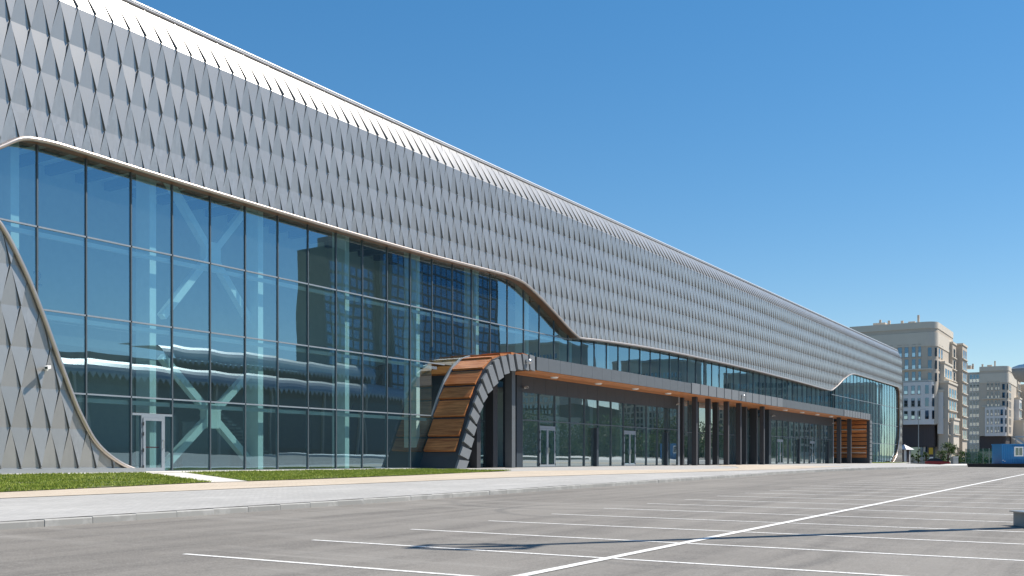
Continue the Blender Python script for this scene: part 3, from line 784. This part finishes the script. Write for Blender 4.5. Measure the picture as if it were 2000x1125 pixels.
# far portal: wooden inner cheek seen through the last bay
pf = MB().box(143.3, 144.5, FY+.14, 40.5, 0, 6.88).box(137.7, 143.3, FY+.14, 34.3, 6.06, 6.88).build('portal', 'anthracite', hall)
for k in range(11): MB().box(143.28, 144.36+.14*((k*7) % 3)/2, FY, FY+.139, .02+.55*k, .02+.55*k+.45).build('facing_plate', 'plate_grey', pf)
for k in range(4): MB().box(137.75+1.4*k, 137.75+1.4*k+1.26, FY, FY+.139, 6.03, 6.86).build('facing_plate', 'plate_grey', pf)
for k in range(9): MB().box(143.10, 143.28, FY+.45, 37.0, .78+.58*k, .78+.58*k+.47).build('cheek_board', 'wood_plank', pf)
for z in (1.42, 2.15, 4.62): MB().box(142.98, 143.09, FY+.55, 36.9, z, z+.1).build('cheek_rail', 'beige_stone_light', pf)
for k in range(10): MB().box(137.72, 143.28, FY+.16+.26*k, FY+.4+.26*k, 5.985, 6.055).build('soffit_board', 'wood', pf)
# ------------------------------------------------------------------ small fittings on the hall
def security_camera(x, y, z, label, rz=0.):
    t = thing('security_camera', label, 'camera', (x, y, z), rz, 'white security cameras on the hall')
    MB().box(-.06, .06, -.05, 0, -.06, .06).build('mount', 'white_paint', t, local=True)
    MB().tube([(0, -.04, 0), (0, -.14, -.02), (0, -.18, .03)], .022, 8).build('arm', 'white_paint', t, local=True)
    MB().bar((.06, -.12, .07), (-.22, -.36, .0), .12, .11).build('body', 'white_paint', t, local=True)
    MB().bar((-.222, -.362, .0), (-.232, -.37, -.003), .08, .07).build('lens', 'black_plastic', t, local=True)
    return t
security_camera(21.4, 33.40, 3.78, 'white security camera on the tiled wall left of the glass front')
security_camera(55.45, 33.94, 5.2, 'white security camera at the upper left corner of the near shopfront band', .0)
security_camera(80.75, 33.94, 5.3, 'white security camera at the right end of the near shopfront band')
security_camera(107.55, 33.94, 5.3, 'white security camera at the left end of the far shopfront band')
security_camera(133.1, 33.94, 5.3, 'white security camera by the far timber cheek')
def floodlight(x, y, z, label):
    t = thing('floodlight', label, 'floodlight', (x, y, z), .35, 'floodlights on the canopy edge')
    MB().box(-.1, .1, -.04, 0, -.08, .08).build('bracket', 'dull_metal', t, local=True)
    f = MB().lathe([(.02, .2), (.14, .16), (.19, 0), (.2, -.05)], (0, 0, 0), 14); f.v = [(a, -.2-c*.6+b*.0, b*.9-.06) for a, b, c in f.v]; f.build('shade', 'dull_metal', t, smooth=True, local=True)
    f = MB().lathe([(0, 0), (.17, .0)], (0, 0, 0), 14); f.v = [(a, -.225, b*.9-.06) for a, b, c in f.v]; f.build('lens', 'white_paint', t, local=True)
floodlight(51.5, FY-.01, 6.52, 'silver floodlight on the curved near end of the canopy')
floodlight(90.2, FY-.06, 6.5, 'silver floodlight on the grooved middle stretch of the canopy edge')
floodlight(145.8, 33.9, 6.3, 'small floodlight on the glass beside the far portal')

# ------------------------------------------------------------------ light mast at the right edge
bx, by = 20.95, 1.55; bz = lot_z(bx, by)
mast = thing('light_mast', 'tall light mast on a concrete block, casting a long shadow over the car park', 'light mast', (bx, by, bz), YAW-PI/2+.05)
MB().box(-.24, .56, -.45, .45, 0, .255).build('concrete_base', 'concrete', mast, local=True)
MB().box(-.29, .62, -.5, .5, .26, .285).build('base_lid', 'dull_metal', mast, local=True)
MB().tube([(0, 0, .34), (0, 0, 5), (0, 0, 13.8)], [.17, .15, .10], 12).build('pole', 'steel_grey', mast, smooth=True, local=True)
ring = [(math.cos(a)*.88, math.sin(a)*.40, 13.65) for a in [2*PI*i/24 for i in range(25)]]
MB().tube(ring, .075, 6, False).build('crown_ring', 'steel_grey', mast, local=True)
sp = MB()
for i in range(1): sp.bar((-.88, 0, 13.65), (.88, 0, 13.65), .09, .09)
sp.build('crown_spoke', 'steel_grey', mast, local=True, kind='stuff')
for i in range(6):
    a = 2*PI*i/6+.3; c, s_ = math.cos(a), math.sin(a)
    MB().bar((.82*c, .36*s_, 13.72), (1.05*c, .50*s_, 13.6), .22, .10).build('lamp_head', 'steel_grey', mast, local=True)
MB().tube([(-.1, 0, 3.08), (-.2, 0, 3.1), (-.28, 0, 3.02)], .03, 6).build('arm', 'steel_grey', mast, local=True)
MB().lathe([(.0, -.2), (.09, -.185), (.16, -.12), (.205, -.02), (.21, .05), (.16, .08)], (-.30, -.02, 2.90), 20).build('dome_shade', 'lamp_grey', mast, smooth=True, local=True)
MB().lathe([(.215, .05), (.2, .09), (.09, .13), (0, .14)], (-.30, -.02, 2.90), 20).build('dome_cap', 'white_paint', mast, smooth=True, local=True)

# ------------------------------------------------------------------ yard at the right: edging, container, fence, cabinet
e = MB().box(103.0, 103.45, -9, 13.7, -.42, .13).build('edging', 'dark_edging'); tag(e, 'low dark edging in front of the blue site container', 'edging')
cx, cy = at(1956.5, 119); ca = YAW-PI/2+.02
cont = thing('site_container', 'bright blue corrugated site cabin with a white framed window', 'site cabin', (cx, cy, -.048), ca)
LEN, HT, DP = 6.05, 2.42, 2.45
body = MB().box(0.06, LEN-.06, .05, DP, .12, HT-.1).build('body', 'blue_metal', cont, local=True)
cr = MB(); n = 26
for k in range(n):
    x0 = .2+(LEN-.4)*k/n; w = (LEN-.4)/n
    if 1.2 < x0 < 2.75:
        cr.prism([(x0+.03, .0), (x0+w*.3, -.035), (x0+w*.7, -.035), (x0+w-.03, .0)], .14, .62, 'z'); cr.prism([(x0+.03, .0), (x0+w*.3, -.035), (x0+w*.7, -.035), (x0+w-.03, .0)], 2.1, HT-.12, 'z')
    else: cr.prism([(x0+.03, .05), (x0+w*.3, .01), (x0+w*.7, .01), (x0+w-.03, .05)], .14, HT-.12, 'z')
cr.build('corrugation', 'blue_metal', cont, local=True, kind='stuff')
MB().box(0, LEN, 0, DP, 0, .12).build('base_rail', 'blue_metal', cont, local=True)
MB().box(-.03, LEN+.03, -.03, DP, HT-.1, HT+.02).build('roof', 'blue_metal', cont, local=True)
for x in (0, LEN-.12): MB().box(x, x+.12, -.02, .06, .12, HT-.1).build('post', 'blue_metal', cont, local=True)
wf = MB().box(1.5, 1.63, -.06, .03, .95, 2.1).box(2.47, 2.6, -.06, .03, .95, 2.1).box(1.63, 2.47, -.06, .03, .95, 1.06).box(1.63, 2.47, -.06, .03, 1.98, 2.1).box(2.02, 2.08, -.05, .03, 1.06, 1.98).build('window', 'white_paint', cont, local=True)
for x0, x1 in ((1.63, 2.02), (2.08, 2.47)): MB().quad((x0, -.02, 1.06), (x1, -.02, 1.06), (x1, -.02, 1.98), (x0, -.02, 1.98)).build('window_pane', 'house_glass', wf, local=True)
for (x, z) in ((.1, .42), (.32, .3)): MB().box(x, x+.09, -.04, .01, z, z+.1).build('socket', 'white_paint', cont, local=True)
sx, sy = at(1983, 123)
stair = thing('steel_stair', 'grey steel stair landing rising above the blue site cabin', 'stair', (sx, sy, -.048), ca)
MB().box(.0, 3.5, 0, 1., 3.3, 3.48).build('landing', 'steel_grey', stair, local=True)
MB().bar((0.1, .5, 3.3), (2.2, .5, 1.9), .7, .2).build('flight', 'steel_grey', stair, local=True)
for x in (.15, 3.3): MB().box(x, x+.1, .2, .3, 0, 3.3).build('post', 'steel_grey', stair, local=True)
fa, fb = at(1886, 134), at(1944, 128)
fence = thing('mesh_fence', 'green shade mesh fence between the trees and the blue cabin', 'fence', (fa[0], fa[1], -.05))
A, B = Vector((*fa, -.05)), Vector((*fb, -.05)); nP = 5
for k in range(nP):
    p, q = A+(B-A)*k/nP, A+(B-A)*(k+1)/nP; m = MB(); dn = (B-A).normalized().cross(Vector((0, 0, 1)))
    for i in range(6):
        a, b = p+(q-p)*i/6, p+(q-p)*(i+1)/6; oa, ob = (dn*.05*math.sin(i*1.9+k), dn*.05*math.sin((i+1)*1.9+k))
        m.quad(tuple(a+oa+Vector((0, 0, .08))), tuple(b+ob+Vector((0, 0, .08))), tuple(b+ob*.2+Vector((0, 0, 2.0))), tuple(a+oa*.2+Vector((0, 0, 2.0))))
    m.build('mesh_panel', 'green_mesh', fence, smooth=True)
for k in range(nP+1):
    p = A+(B-A)*k/nP; MB().tube([tuple(p), tuple(p+Vector((0, 0, 2.06)))], .035, 6).build('post', 'steel_grey', fence)
kx, ky = at(1862.5, 128)
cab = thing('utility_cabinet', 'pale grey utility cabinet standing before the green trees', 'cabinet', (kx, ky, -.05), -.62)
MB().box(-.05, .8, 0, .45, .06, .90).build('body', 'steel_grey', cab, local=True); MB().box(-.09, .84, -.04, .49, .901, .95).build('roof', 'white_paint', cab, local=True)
MB().box(.801, .815, .02, .43, .08, .88).build('sunlit_side', 'white_paint', cab, local=True); MB().box(-.03, .78, .02, .43, 0, .06).build('foot', 'concrete', cab, local=True)  # right side painted white to stand for its sunlit edge
kx, ky = at(1766, 190)
ki = thing('guard_booth', 'small white guard booth with a pyramid roof at the far end of the hall', 'booth', (kx, ky, -.86), -.4)
MB().box(-.75, .75, -.75, .75, 0, 3.3).build('wall', 'brown_stone', ki, local=True)
for sx_, sy_ in ((-1, -1), (1, -1), (1, 1), (-1, 1)): MB().box(sx_*.62-.16, sx_*.62+.16, sy_*.62-.16, sy_*.62+.16, 0, 3.301).build('corner_post', 'white_paint', ki, local=True)
r_ = MB(); r_.v = [(-1.3, -1.3, 3.31), (1.3, -1.3, 3.31), (1.3, 1.3, 3.31), (-1.3, 1.3, 3.31), (0, 0, 4.3)]; r_.f = [(0, 1, 4), (1, 2, 4), (2, 3, 4), (3, 0, 4), (3, 2, 1, 0)]; r_.build('roof', 'dull_metal', ki, local=True)
lx, ly = at(1794, 205)
lamp = thing('street_lamp', 'slim grey street lamp in front of the near beige tower', 'street lamp', (lx, ly, -.86))
MB().tube([(0, 0, 0), (0, 0, 11.4)], [.1, .06], 8).build('pole', 'steel_grey', lamp, local=True)
MB().tube([(0, 0, 11.3), (.15, -.35, 11.7), (.35, -.8, 11.8)], .04, 6).build('arm', 'steel_grey', lamp, local=True)
MB().bar((.32, -.75, 11.8), (.62, -1.3, 11.8), .3, .1).build('lamp_head', 'dull_metal', lamp, local=True)
lx, ly = at(1789, 196)
wb = thing('slatted_barrier', 'low white slatted barrier beside the guard booth', 'barrier', (lx, ly, -.86), YAW-PI/2)
for k in range(4): MB().box(-1.5, 1.4, 0, .05, .75+.3*k, .9+.3*k).build('slat', 'dull_metal', wb, local=True)
for x in (-1.45, 0, 1.3): MB().box(x, x+.08, .051, .12, 0, 1.95).build('post', 'steel_grey', wb, local=True)
lx, ly = at(1817, 226)
sg = thing('sign_board', 'yellow sign board on a white panel outside the tower', 'sign', (lx, ly, -.86), YAW-PI/2)
MB().box(-.7, .7, 0, .08, 1.4, 4.3).build('panel', 'brown_stone', sg, local=True); MB().box(-.35, .6, -.03, -.002, 2.6, 4.1).build('poster', 'yellow_paint', sg, local=True)
MB().box(-.65, .65, -.03, -.002, 1.5, 2.0).build('white_strip', 'white_paint', sg, local=True)
for x in (-.6, .5): MB().box(x, x+.1, .081, .16, 0, 4.).build('post', 'steel_grey', sg, local=True)
# red car
cx, cy = at(1831, 178)
car = thing('parked_car', 'dark red hatchback parked beyond the pavement crest', 'car', (cx, cy, -.86), YAW-PI/2+PI-.35)
car.scale = (1, 1, 1)
prof = [(-2.1, .35), (-2.12, .75), (-1.95, 1.0), (-1.3, 1.08), (-.75, 1.1), (-.2, 1.55), (.2, 1.62), (1.1, 1.6), (1.75, 1.2), (2.05, 1.05), (2.08, .4)]
low = [(-2.1, .35), (-2.12, .75), (-1.95, .98), (-1.0, 1.07), (1.75, 1.12), (2.05, 1.02), (2.08, .4)]
b = MB(); b.prism(low, -.85, .85); b.build('body', 'red_paint', car, local=True)
b = MB(); i = 0
cab_ = [(-1.05, 1.07), (-.3, 1.56), (.2, 1.62), (1.1, 1.6), (1.85, 1.1)]
b.v = [(x, s_*(.8 if z < 1.2 else .62), z) for s_ in (-1, 1) for x, z in cab_]; b.f = [(0, 1, 2, 3, 4), (9, 8, 7, 6, 5)]+[(k, k+5, k+6, k+1) for k in range(4)]; b.build('cabin', 'black_plastic', car, local=True)
b = MB(); b.v = [(x, s_*.63, z) for s_ in (-1, 1) for x, z in ((-.32, 1.575), (.2, 1.635), (1.12, 1.615))]; b.f = [(0, 3, 4, 1), (1, 4, 5, 2)]; b.build('roof', 'red_paint', car, local=True)
MB().quad((1.15, -.58, 1.585), (1.15, .58, 1.585), (1.84, .76, 1.13), (1.84, -.76, 1.13)).build('rear_window', 'house_glass', car, local=True)
for x in (-1.35, 1.3):
    for y in (-.78, .78):
        w = MB().lathe([(.0, -.1), (.2, -.1), (.33, -.1), (.34, 0), (.33, .1), (.0, .1)], (0, 0, 0), 16); w.v = [(a+x, c+y, b_+.34) for a, b_, c in w.v]; w.build('wheel', 'tyre', car, local=True)
for y in (-.62, .62): MB().box(2.05, 2.1, y-.14, y+.14, .75, .95).build('tail_light', 'red_paint', car, local=True); MB().box(-2.14, -2.09, y-.15, y+.15, .7, .85).build('headlight', 'white_paint', car, local=True)

# ------------------------------------------------------------------ trees
def tree(x, d, h, w, label, leafm='leaf', n=900, seed=1, name='tree'):
    X, Y = at(x, d) if d else x; r = random.Random(seed)
    t = thing(name, label, 'tree', (X, Y, -.86), 0, 'trees and shrubs along the far street')
    tr = MB().tube([(0, 0, 0), (.05, .03, h*.35), (.0, .08, h*.7)], [.06*w+.04, .04*w+.03, .02], 7)
    clumps = []
    for i in range(11):
        a = r.uniform(0, 2*PI); zz = r.uniform(.3, .95)*h; rad = w/2*(1-abs(zz/h-.5)*1.2)*r.uniform(.35, 1.)
        c = Vector((math.cos(a)*rad, math.sin(a)*rad, zz)); clumps.append((c, r.uniform(.22, .42)*w*.6))
        tr.tube([(0, 0, zz*.55), tuple(c*.6+Vector((0, 0, zz*.25))), tuple(c)], [.035, .025, .012], 5)
    tr.build('trunk', 'bark', t, local=True)
    lf = MB()
    for i in range(n):
        c, rad = clumps[r.randrange(len(clumps))]; v = Vector((r.gauss(0, 1), r.gauss(0, 1), r.gauss(0, .8))); v = c+v.normalized()*rad*r.uniform(.3, 1.15)
        if v.z < .15: continue
        u = Vector((r.gauss(0, 1), r.gauss(0, 1), r.gauss(0, 1))).normalized(); k = u.orthogonal().normalized(); s_ = r.uniform(.07, .16)
        u *= s_; k *= s_*.6; lf.quad(tuple(v-u), tuple(v-k), tuple(v+u), tuple(v+k))
    lf.build('crown', leafm, t, local=True)
tree(1852, 184, 4.4, 3.6, 'tallest bushy green tree behind the utility cabinet', n=1500, seed=2)
tree(1838, 182, 3.2, 2.2, 'low green shrub between the red car and the tallest tree', n=700, seed=3)
tree(1874, 172, 3.0, 2.6, 'green shrub to the right of the utility cabinet', n=900, seed=4)
tree(1888, 168, 2.6, 1.8, 'small shrub next to the green mesh fence', n=500, seed=5)
tree(1808, 192, 3.0, 1.3, 'slim young tree left of the red car', n=420, seed=6)
tree(1794, 196, 3.6, 1.4, 'slim young tree behind the low slatted barrier', n=420, seed=7)
tree(1783, 198, 2.6, 1.1, 'small shrub nearest to the guard booth', n=300, seed=8)
tree(1915, 150, 2.6, 2.2, 'shrub showing above the green mesh fence', n=500, seed=9)

# ------------------------------------------------------------------ apartment towers along the street
def win(parent, face, c0, c1, z0, z1, pos, frame='steel_grey', depth=.12):
    """window with pane; face 'x': on a plane x=pos spanning y; 'y': on a plane y=pos spanning x; both look to -x / -y"""
    f = MB(); w = .09; d = .06
    def bx_(a0, a1, za, zb, e0, e1):
        if face == 'x': f.box(pos-e1, pos-e0, a0, a1, za, zb)
        else: f.box(a0, a1, pos-e1, pos-e0, za, zb)
    bx_(c0, c0+w, z0, z1, .0, d); bx_(c1-w, c1, z0, z1, .0, d); bx_(c0+w, c1-w, z0, z0+w, .0, d); bx_(c0+w, c1-w, z1-w, z1, .0, d)
    bx_(c0-.08, c1+.08, z0-.09, z0-.001, .0, .14)
    zm = z0+(z1-z0)*.42; bx_(c0+w, c1-w, zm-.03, zm+.03, .0, d)
    fo = f.build('window', frame, parent)
    p = MB(); q = .02; zm2 = z0+(z1-z0)*.42
    lo_ = MB()
    if face == 'x': lo_.quad((pos-q-.012, c1-w, z0+w), (pos-q-.012, c0+w, z0+w), (pos-q-.012, c0+w, zm2), (pos-q-.012, c1-w, zm2))
    else: lo_.quad((c0+w, pos-q-.012, z0+w), (c1-w, pos-q-.012, z0+w), (c1-w, pos-q-.012, zm2), (c0+w, pos-q-.012, zm2))
    lo_.build('lower_pane', 'spandrel_glass', fo)
    if face == 'x': p.quad((pos-q, c1-w, z0+w), (pos-q, c0+w, z0+w), (pos-q, c0+w, z1-w), (pos-q, c1-w, z1-w))
    else: p.quad((c0+w, pos-q, z0+w), (c1-w, pos-q, z0+w), (c1-w, pos-q, z1-w), (c0+w, pos-q, z1-w))
    p.build('window_pane', 'house_glass', fo); return fo
def rounded(x0, x1, y0, y1, r, z0, z1, n=7):
    """plan of a block with its -x/-y corner rounded"""
    pts = [(x0, y1), (x0, y0+r)]+[(x0+r-r*math.cos(a), y0+r-r*math.sin(a)) for a in [PI/2*i/n for i in range(1, n)]]+[(x0+r, y0), (x1, y0), (x1, y1)]
    return MB().prism(pts[::-1], z0, z1, 'z')
GZ = -.86
def corner_tower(x0, y0, y1, dep, fl, ztop, label, wins_y, sc=1.):
    t = thing('apartment_tower', label, 'apartment tower', (x0, y0, GZ))
    x1 = x0+dep; r = 2.7*sc
    rounded(x0, x1, y0, y1, r, GZ+10.2*sc, ztop-6*sc).build('wall', 'beige_stone', t)
    rounded(x0-.14, x1, y0-.14, y1, r+.14, ztop-6*sc, ztop-2.6*sc).build('parapet', 'beige_stone_light', t)
    rounded(x0-.02, x1, y0-.02, y1, r+.02, ztop-2.6*sc, ztop-1.6*sc).build('parapet_band', 'beige_stone', t)
    rounded(x0-.14, x1, y0-.14, y1, r+.14, ztop-1.6*sc, ztop).build('parapet_cap', 'beige_stone_light', t)
    for (dx, dy, w, h) in ((6, 6, 1.6, 1.1), (7, 9, .6, 1.6), (5, 13, 3, 1.2), (8, 12.4, .6, 2), (6, 14.2, .5, 2.1), (3, 4.4, .5, 2.2)):
        MB().box(x0+dx*sc, x0+(dx+w)*sc, y0+dy*sc, y0+(dy+w)*sc, ztop, ztop+h*sc).build('chimney', 'beige_stone', t)
    # white bay on the lower storeys
    wb_ = rounded(x0-.9, x0+9, y0+.5*sc, y0+7.5*sc, r, GZ+10.1*sc, GZ+20.6*sc).build('bay', 'white_stone', t)
    rounded(x0+.6, x1, y0+.8, y1, r, GZ+4.6*sc, GZ+10.1*sc).build('dark_storey', 'brown_stone', t)
    rounded(x0+1.2, x1, y0+1.2, y1, r, GZ, GZ+4.5*sc).build('shop_glazing', 'house_glass', t)
    rounded(x0+2.2, x1-.5, y0+2.2, y1-.5, r, GZ, GZ+4.45*sc).build('shop_wall', 'interior_dark', t)
    for k in range(5): MB().box(x0+.9, x0+1.3, y0+r+k*3.4*sc, y0+r+k*3.4*sc+.4, GZ, GZ+4.55*sc).build('column', 'beige_stone', t)
    for lz in (20.7, 23.6): rounded(x0-.5, x0+8, y0+.4*sc, y0+8.6*sc, r, GZ+lz*sc, GZ+(lz+.35)*sc).build('ledge', 'beige_stone_light', t)
    for k in range(fl):
        z = GZ+11.4*sc+k*3.1*sc; plane = x0-.9 if k < 3 else x0
        for (ya, yb) in wins_y: win(t, 'x', y0+ya*sc, y0+yb*sc, z, z+(2.55 if k > 2 else 2.1)*sc, plane if yb < 7.45 else x0)
        # curved corner: windows with lit mullions between
        for a in (.45, 1.1):
            rr = r if k > 2 else r; cx_, cy_ = (x0+r, y0+r) if k > 2 else (x0-.9+r, y0+.5*sc+r)
            px, py = cx_-rr*math.cos(a), cy_-rr*math.sin(a); tx_, ty_ = math.sin(a), -math.cos(a); nx_, ny_ = -math.cos(a), -math.sin(a); hw = .42*sc
            m = MB()
            for e0 in (.03,):
                p0 = (px-tx_*hw+nx_*.06, py-ty_*hw+ny_*.06); p1 = (px+tx_*hw+nx_*.06, py+ty_*hw+ny_*.06); m.quad((*p0, z), (*p1, z), (*p1, z+2.1*sc), (*p0, z+2.1*sc))
            m.build('corner_window', 'house_glass', t)
    for k in range(fl):
        z = GZ+11.4*sc+k*3.1*sc
        win(t, 'y', x0+r+.8, x0+r+2.6, z, z+2.2*sc, y0)
        win(t, 'y', x0+r+4.6, x0+r+6.4, z, z+2.2*sc, y0)
    return t
corner_tower(262, 41.8, 62.5, 26, 7, 34.6, 'nearest beige apartment tower with a rounded corner, partly hidden by the hall', [(3.45, 4.15), (4.75, 5.65), (6.4, 7.35), (7.95, 8.95), (10.2, 11.2), (12, 13), (13.8, 15)])
def stepped(blocks, label, loc):
    t = thing('apartment_block', label, 'apartment block', (*loc, GZ))
    for (x0, x1, y0, y1, zb, zt, m, side_w) in blocks:
        MB().box(x0, x1, y0, y1, zb, zt).build('wall', m, t)
        MB().box(x0-.2, x1+.2, y0-.2, y1, zt+.001, zt+.5).build('parapet', 'beige_stone_light', t)
        if side_w:
            n = max(1, int((zt-3-zb-.6)/3.1)); nw = side_w
            w = (x1-x0)/(nw*1.6+.6)
            for k in range(n):
                for q in range(nw):
                    a = x0+w*.6+q*w*1.6; win(t, 'y', a, a+w, zt-3.4-3.1*k-.0, zt-1.2-3.1*k, y0)
                MB().box(x0+.02, x1-.02, y0-.3, y0-.001, zt-3.75-3.1*k, zt-3.52-3.1*k).build('balcony_slab', 'beige_stone_light', t)
    return t
stepped([(282, 288, 41.0, 60, GZ, 31.0, 'beige_stone', 1), (268.2, 281, 40.9, 56, GZ, 24.7, 'beige_stone_light', 3), (266, 280, 39.65, 41.9, GZ+3.6, 19.6, 'beige_stone', 3), (265.2, 270, 40.75, 42, 6.9, 17.4, 'white_stone', 2), (268, 277, 38.7, 40.5, 3.6, 10.5, 'beige_stone_light', 3), (290, 298.5, 39.7, 62, GZ+2, 31.3, 'beige_stone', 2)],
        'stepped beige apartment block behind the nearest rounded tower', (280, 39))
corner_tower(372, 36.8, 45.6, 30, 7, 32.2, 'second rounded beige tower farther down the street, right of the stepped block', [(2.75, 3.3), (3.6, 4.25), (4.95, 5.65), (6.25, 6.95)], .93)
gl = thing('apartment_block', 'blue glazed apartment front between the two rounded towers', 'apartment block', (362, 46, GZ))
MB().box(374, 398, 45.65, 60, GZ, 30.6).build('wall', 'beige_stone', gl)
for k in range(9):
    for q in range(3): win(gl, 'x', 45.9+q*1.05, 46.85+q*1.05, GZ+4+3*k, GZ+6.7+3*k, 374, 'white_paint')
stepped([(400, 410, 36.4, 50, GZ, 29.2, 'beige_stone', 2), (392, 400, 35.2, 48, GZ, 22, 'white_stone', 2), (390, 396, 33.6, 44, GZ, 14, 'beige_stone_light', 2), (412, 424, 34.5, 52, GZ, 28, 'beige_stone', 3), (430, 450, 33.2, 50, GZ, 27, 'white_stone', 3)],
        'farthest stepped pale apartment block at the right edge', (400, 36))

# ------------------------------------------------------------------ opposite side of the car park (seen in the glass)
sis = thing('exhibition_pavilion', 'low pavilion with a curved silver tiled roof mirrored in the near glass', 'building', (140, -75, -1.35))
def bar_roof(x0, x1, y, zlow, hh, dep, nm):
    prof_ = [(0, 0), (.25, .5), (.8, 1.1), (1.7, 1.7), (3., 2.2), (dep, 2.5)]
    m = MB()
    for (a, b) in zip(prof_, prof_[1:]): m.quad((x0, y-a[0], zlow+a[1]*hh), (x1, y-a[0], zlow+a[1]*hh), (x1, y-b[0], zlow+b[1]*hh), (x0, y-b[0], zlow+b[1]*hh))
    m.build(nm, 'tile', sis)
    zz = MB(); n = int((x1-x0)/1.6)
    for k in range(n):
        a = x0+1.6*k; zz.poly([(a, y+.03, zlow+.02), (a+1.6, y+.03, zlow+.02), (a+.8, y+.12, zlow-1.1)])
    zz.build('tile_fringe', 'tile', sis, kind='stuff')
bar_roof(92, 196, -75, 14.5, 1.2, 12, 'roof'); bar_roof(118, 176, -79, 19.2, 1.3, 14, 'upper_roof')
MB().box(93, 195, -110, -76.5, -1.35, 14.4).build('wall', 'interior_dark', sis)
MB().box(119, 175, -112, -80.5, 14.4, 19.1).build('upper_wall', 'interior_dark', sis)
MB().box(94, 194, -76.45, -76.3, .5, 12.5).build('glazing', 'pavilion_wall', sis)
for k in range(7): MB().box(98+14*k, 98.5+14*k, -76.29, -75.6, -1.35, 14.4).build('column', 'beige_stone', sis)
tw = thing('residential_high_rise', 'tall dark residential high-rise mirrored in the upper glass panes', 'high-rise', (215, -96, -1.35))
MB().box(180, 200, -108, -98, -1.35, 52.5).build('wall', 'tower_wall', tw)
MB().box(200.1, 253, -112, -96, -1.35, 66).build('wall', 'tower_wall', tw)
MB().box(184, 190, -106, -101, 52.5, 56).build('roof_hut', 'beige_stone', tw)
ww = MB()
for k in range(20):
    if k < 15:
        for q in range(5): ww.box(181+3.7*q, 183.8+3.7*q, -98, -97.9, 3+3.1*k, 5.3+3.1*k)
    for q in range(14): ww.box(201.5+3.6*q, 204.3+3.6*q, -96, -95.9, 2+3.1*k, 4.5+3.1*k)
ww.build('windows', 'tower_glass', tw, kind='stuff')
hs = thing('row_of_houses', 'low dark housing row mirrored at the foot of the high-rise', 'building', (300, -110, -1.35))
MB().box(250, 330, -130, -108, -1.35, 15).build('wall', 'beige_stone', hs); MB().box(330, 420, -140, -112, -1.35, 22).build('wall', 'brown_stone', hs)
MB().box(96, 170, -170, -140, -1.35, 26).build('rear_wall', 'beige_stone', hs)

for (x0, x1, y0, y1, h, lab) in ((330, 352, -150, -118, 46, 'broad dark slab block mirrored in the glass strip above the canopy'), (368, 392, -112, -84, 40, 'middle slab block mirrored in the glass strip above the canopy'), (350, 366, -36, -9, 26, 'low end block mirrored in the glass at the far end of the hall'), (398, 420, -78, -40, 36, 'rearmost slab block mirrored in the far glass strip')):
    b_ = thing('slab_block', lab, 'apartment block', ((x0+x1)/2, (y0+y1)/2, -1.35)); MB().box(x0, x1, y0, y1, -1.35, h).build('wall', 'beige_stone', b_)
    wd = MB()
    for k in range(int(h/3.1)-1):
        for q in range(int((y1-y0)/3)): wd.box(x0-.1, x0, y0+.8+3*q, y0+2.5+3*q, 2+3.1*k, 4.2+3.1*k)
    wd.build('windows', 'house_glass', b_, kind='stuff'); MB().box(x0-.3, x1+.3, y0-.3, y1+.3, h+.01, h+1).build('parapet', 'beige_stone_light', b_)
rnd = random.Random(5); wl_ = MB()
for i in range(24000):
    u = rnd.random(); c = Vector((205+(430-205)*u, -62+(24)*u+rnd.gauss(0, 3), 0)); hh = 9+4*math.sin(u*40)+2.5*math.sin(u*93)
    v = c+Vector((0, 0, hh*rnd.random()**.8-1.3)); d1 = Vector((rnd.gauss(0, 1), rnd.gauss(0, 1), rnd.gauss(0, 1))).normalized(); d2 = d1.orthogonal().normalized(); k = rnd.uniform(.2, .5)
    wl_.quad(tuple(v-d1*k), tuple(v-d2*k), tuple(v+d1*k), tuple(v+d2*k))
wl_.build('tree_belt', 'leaf', kind='stuff')
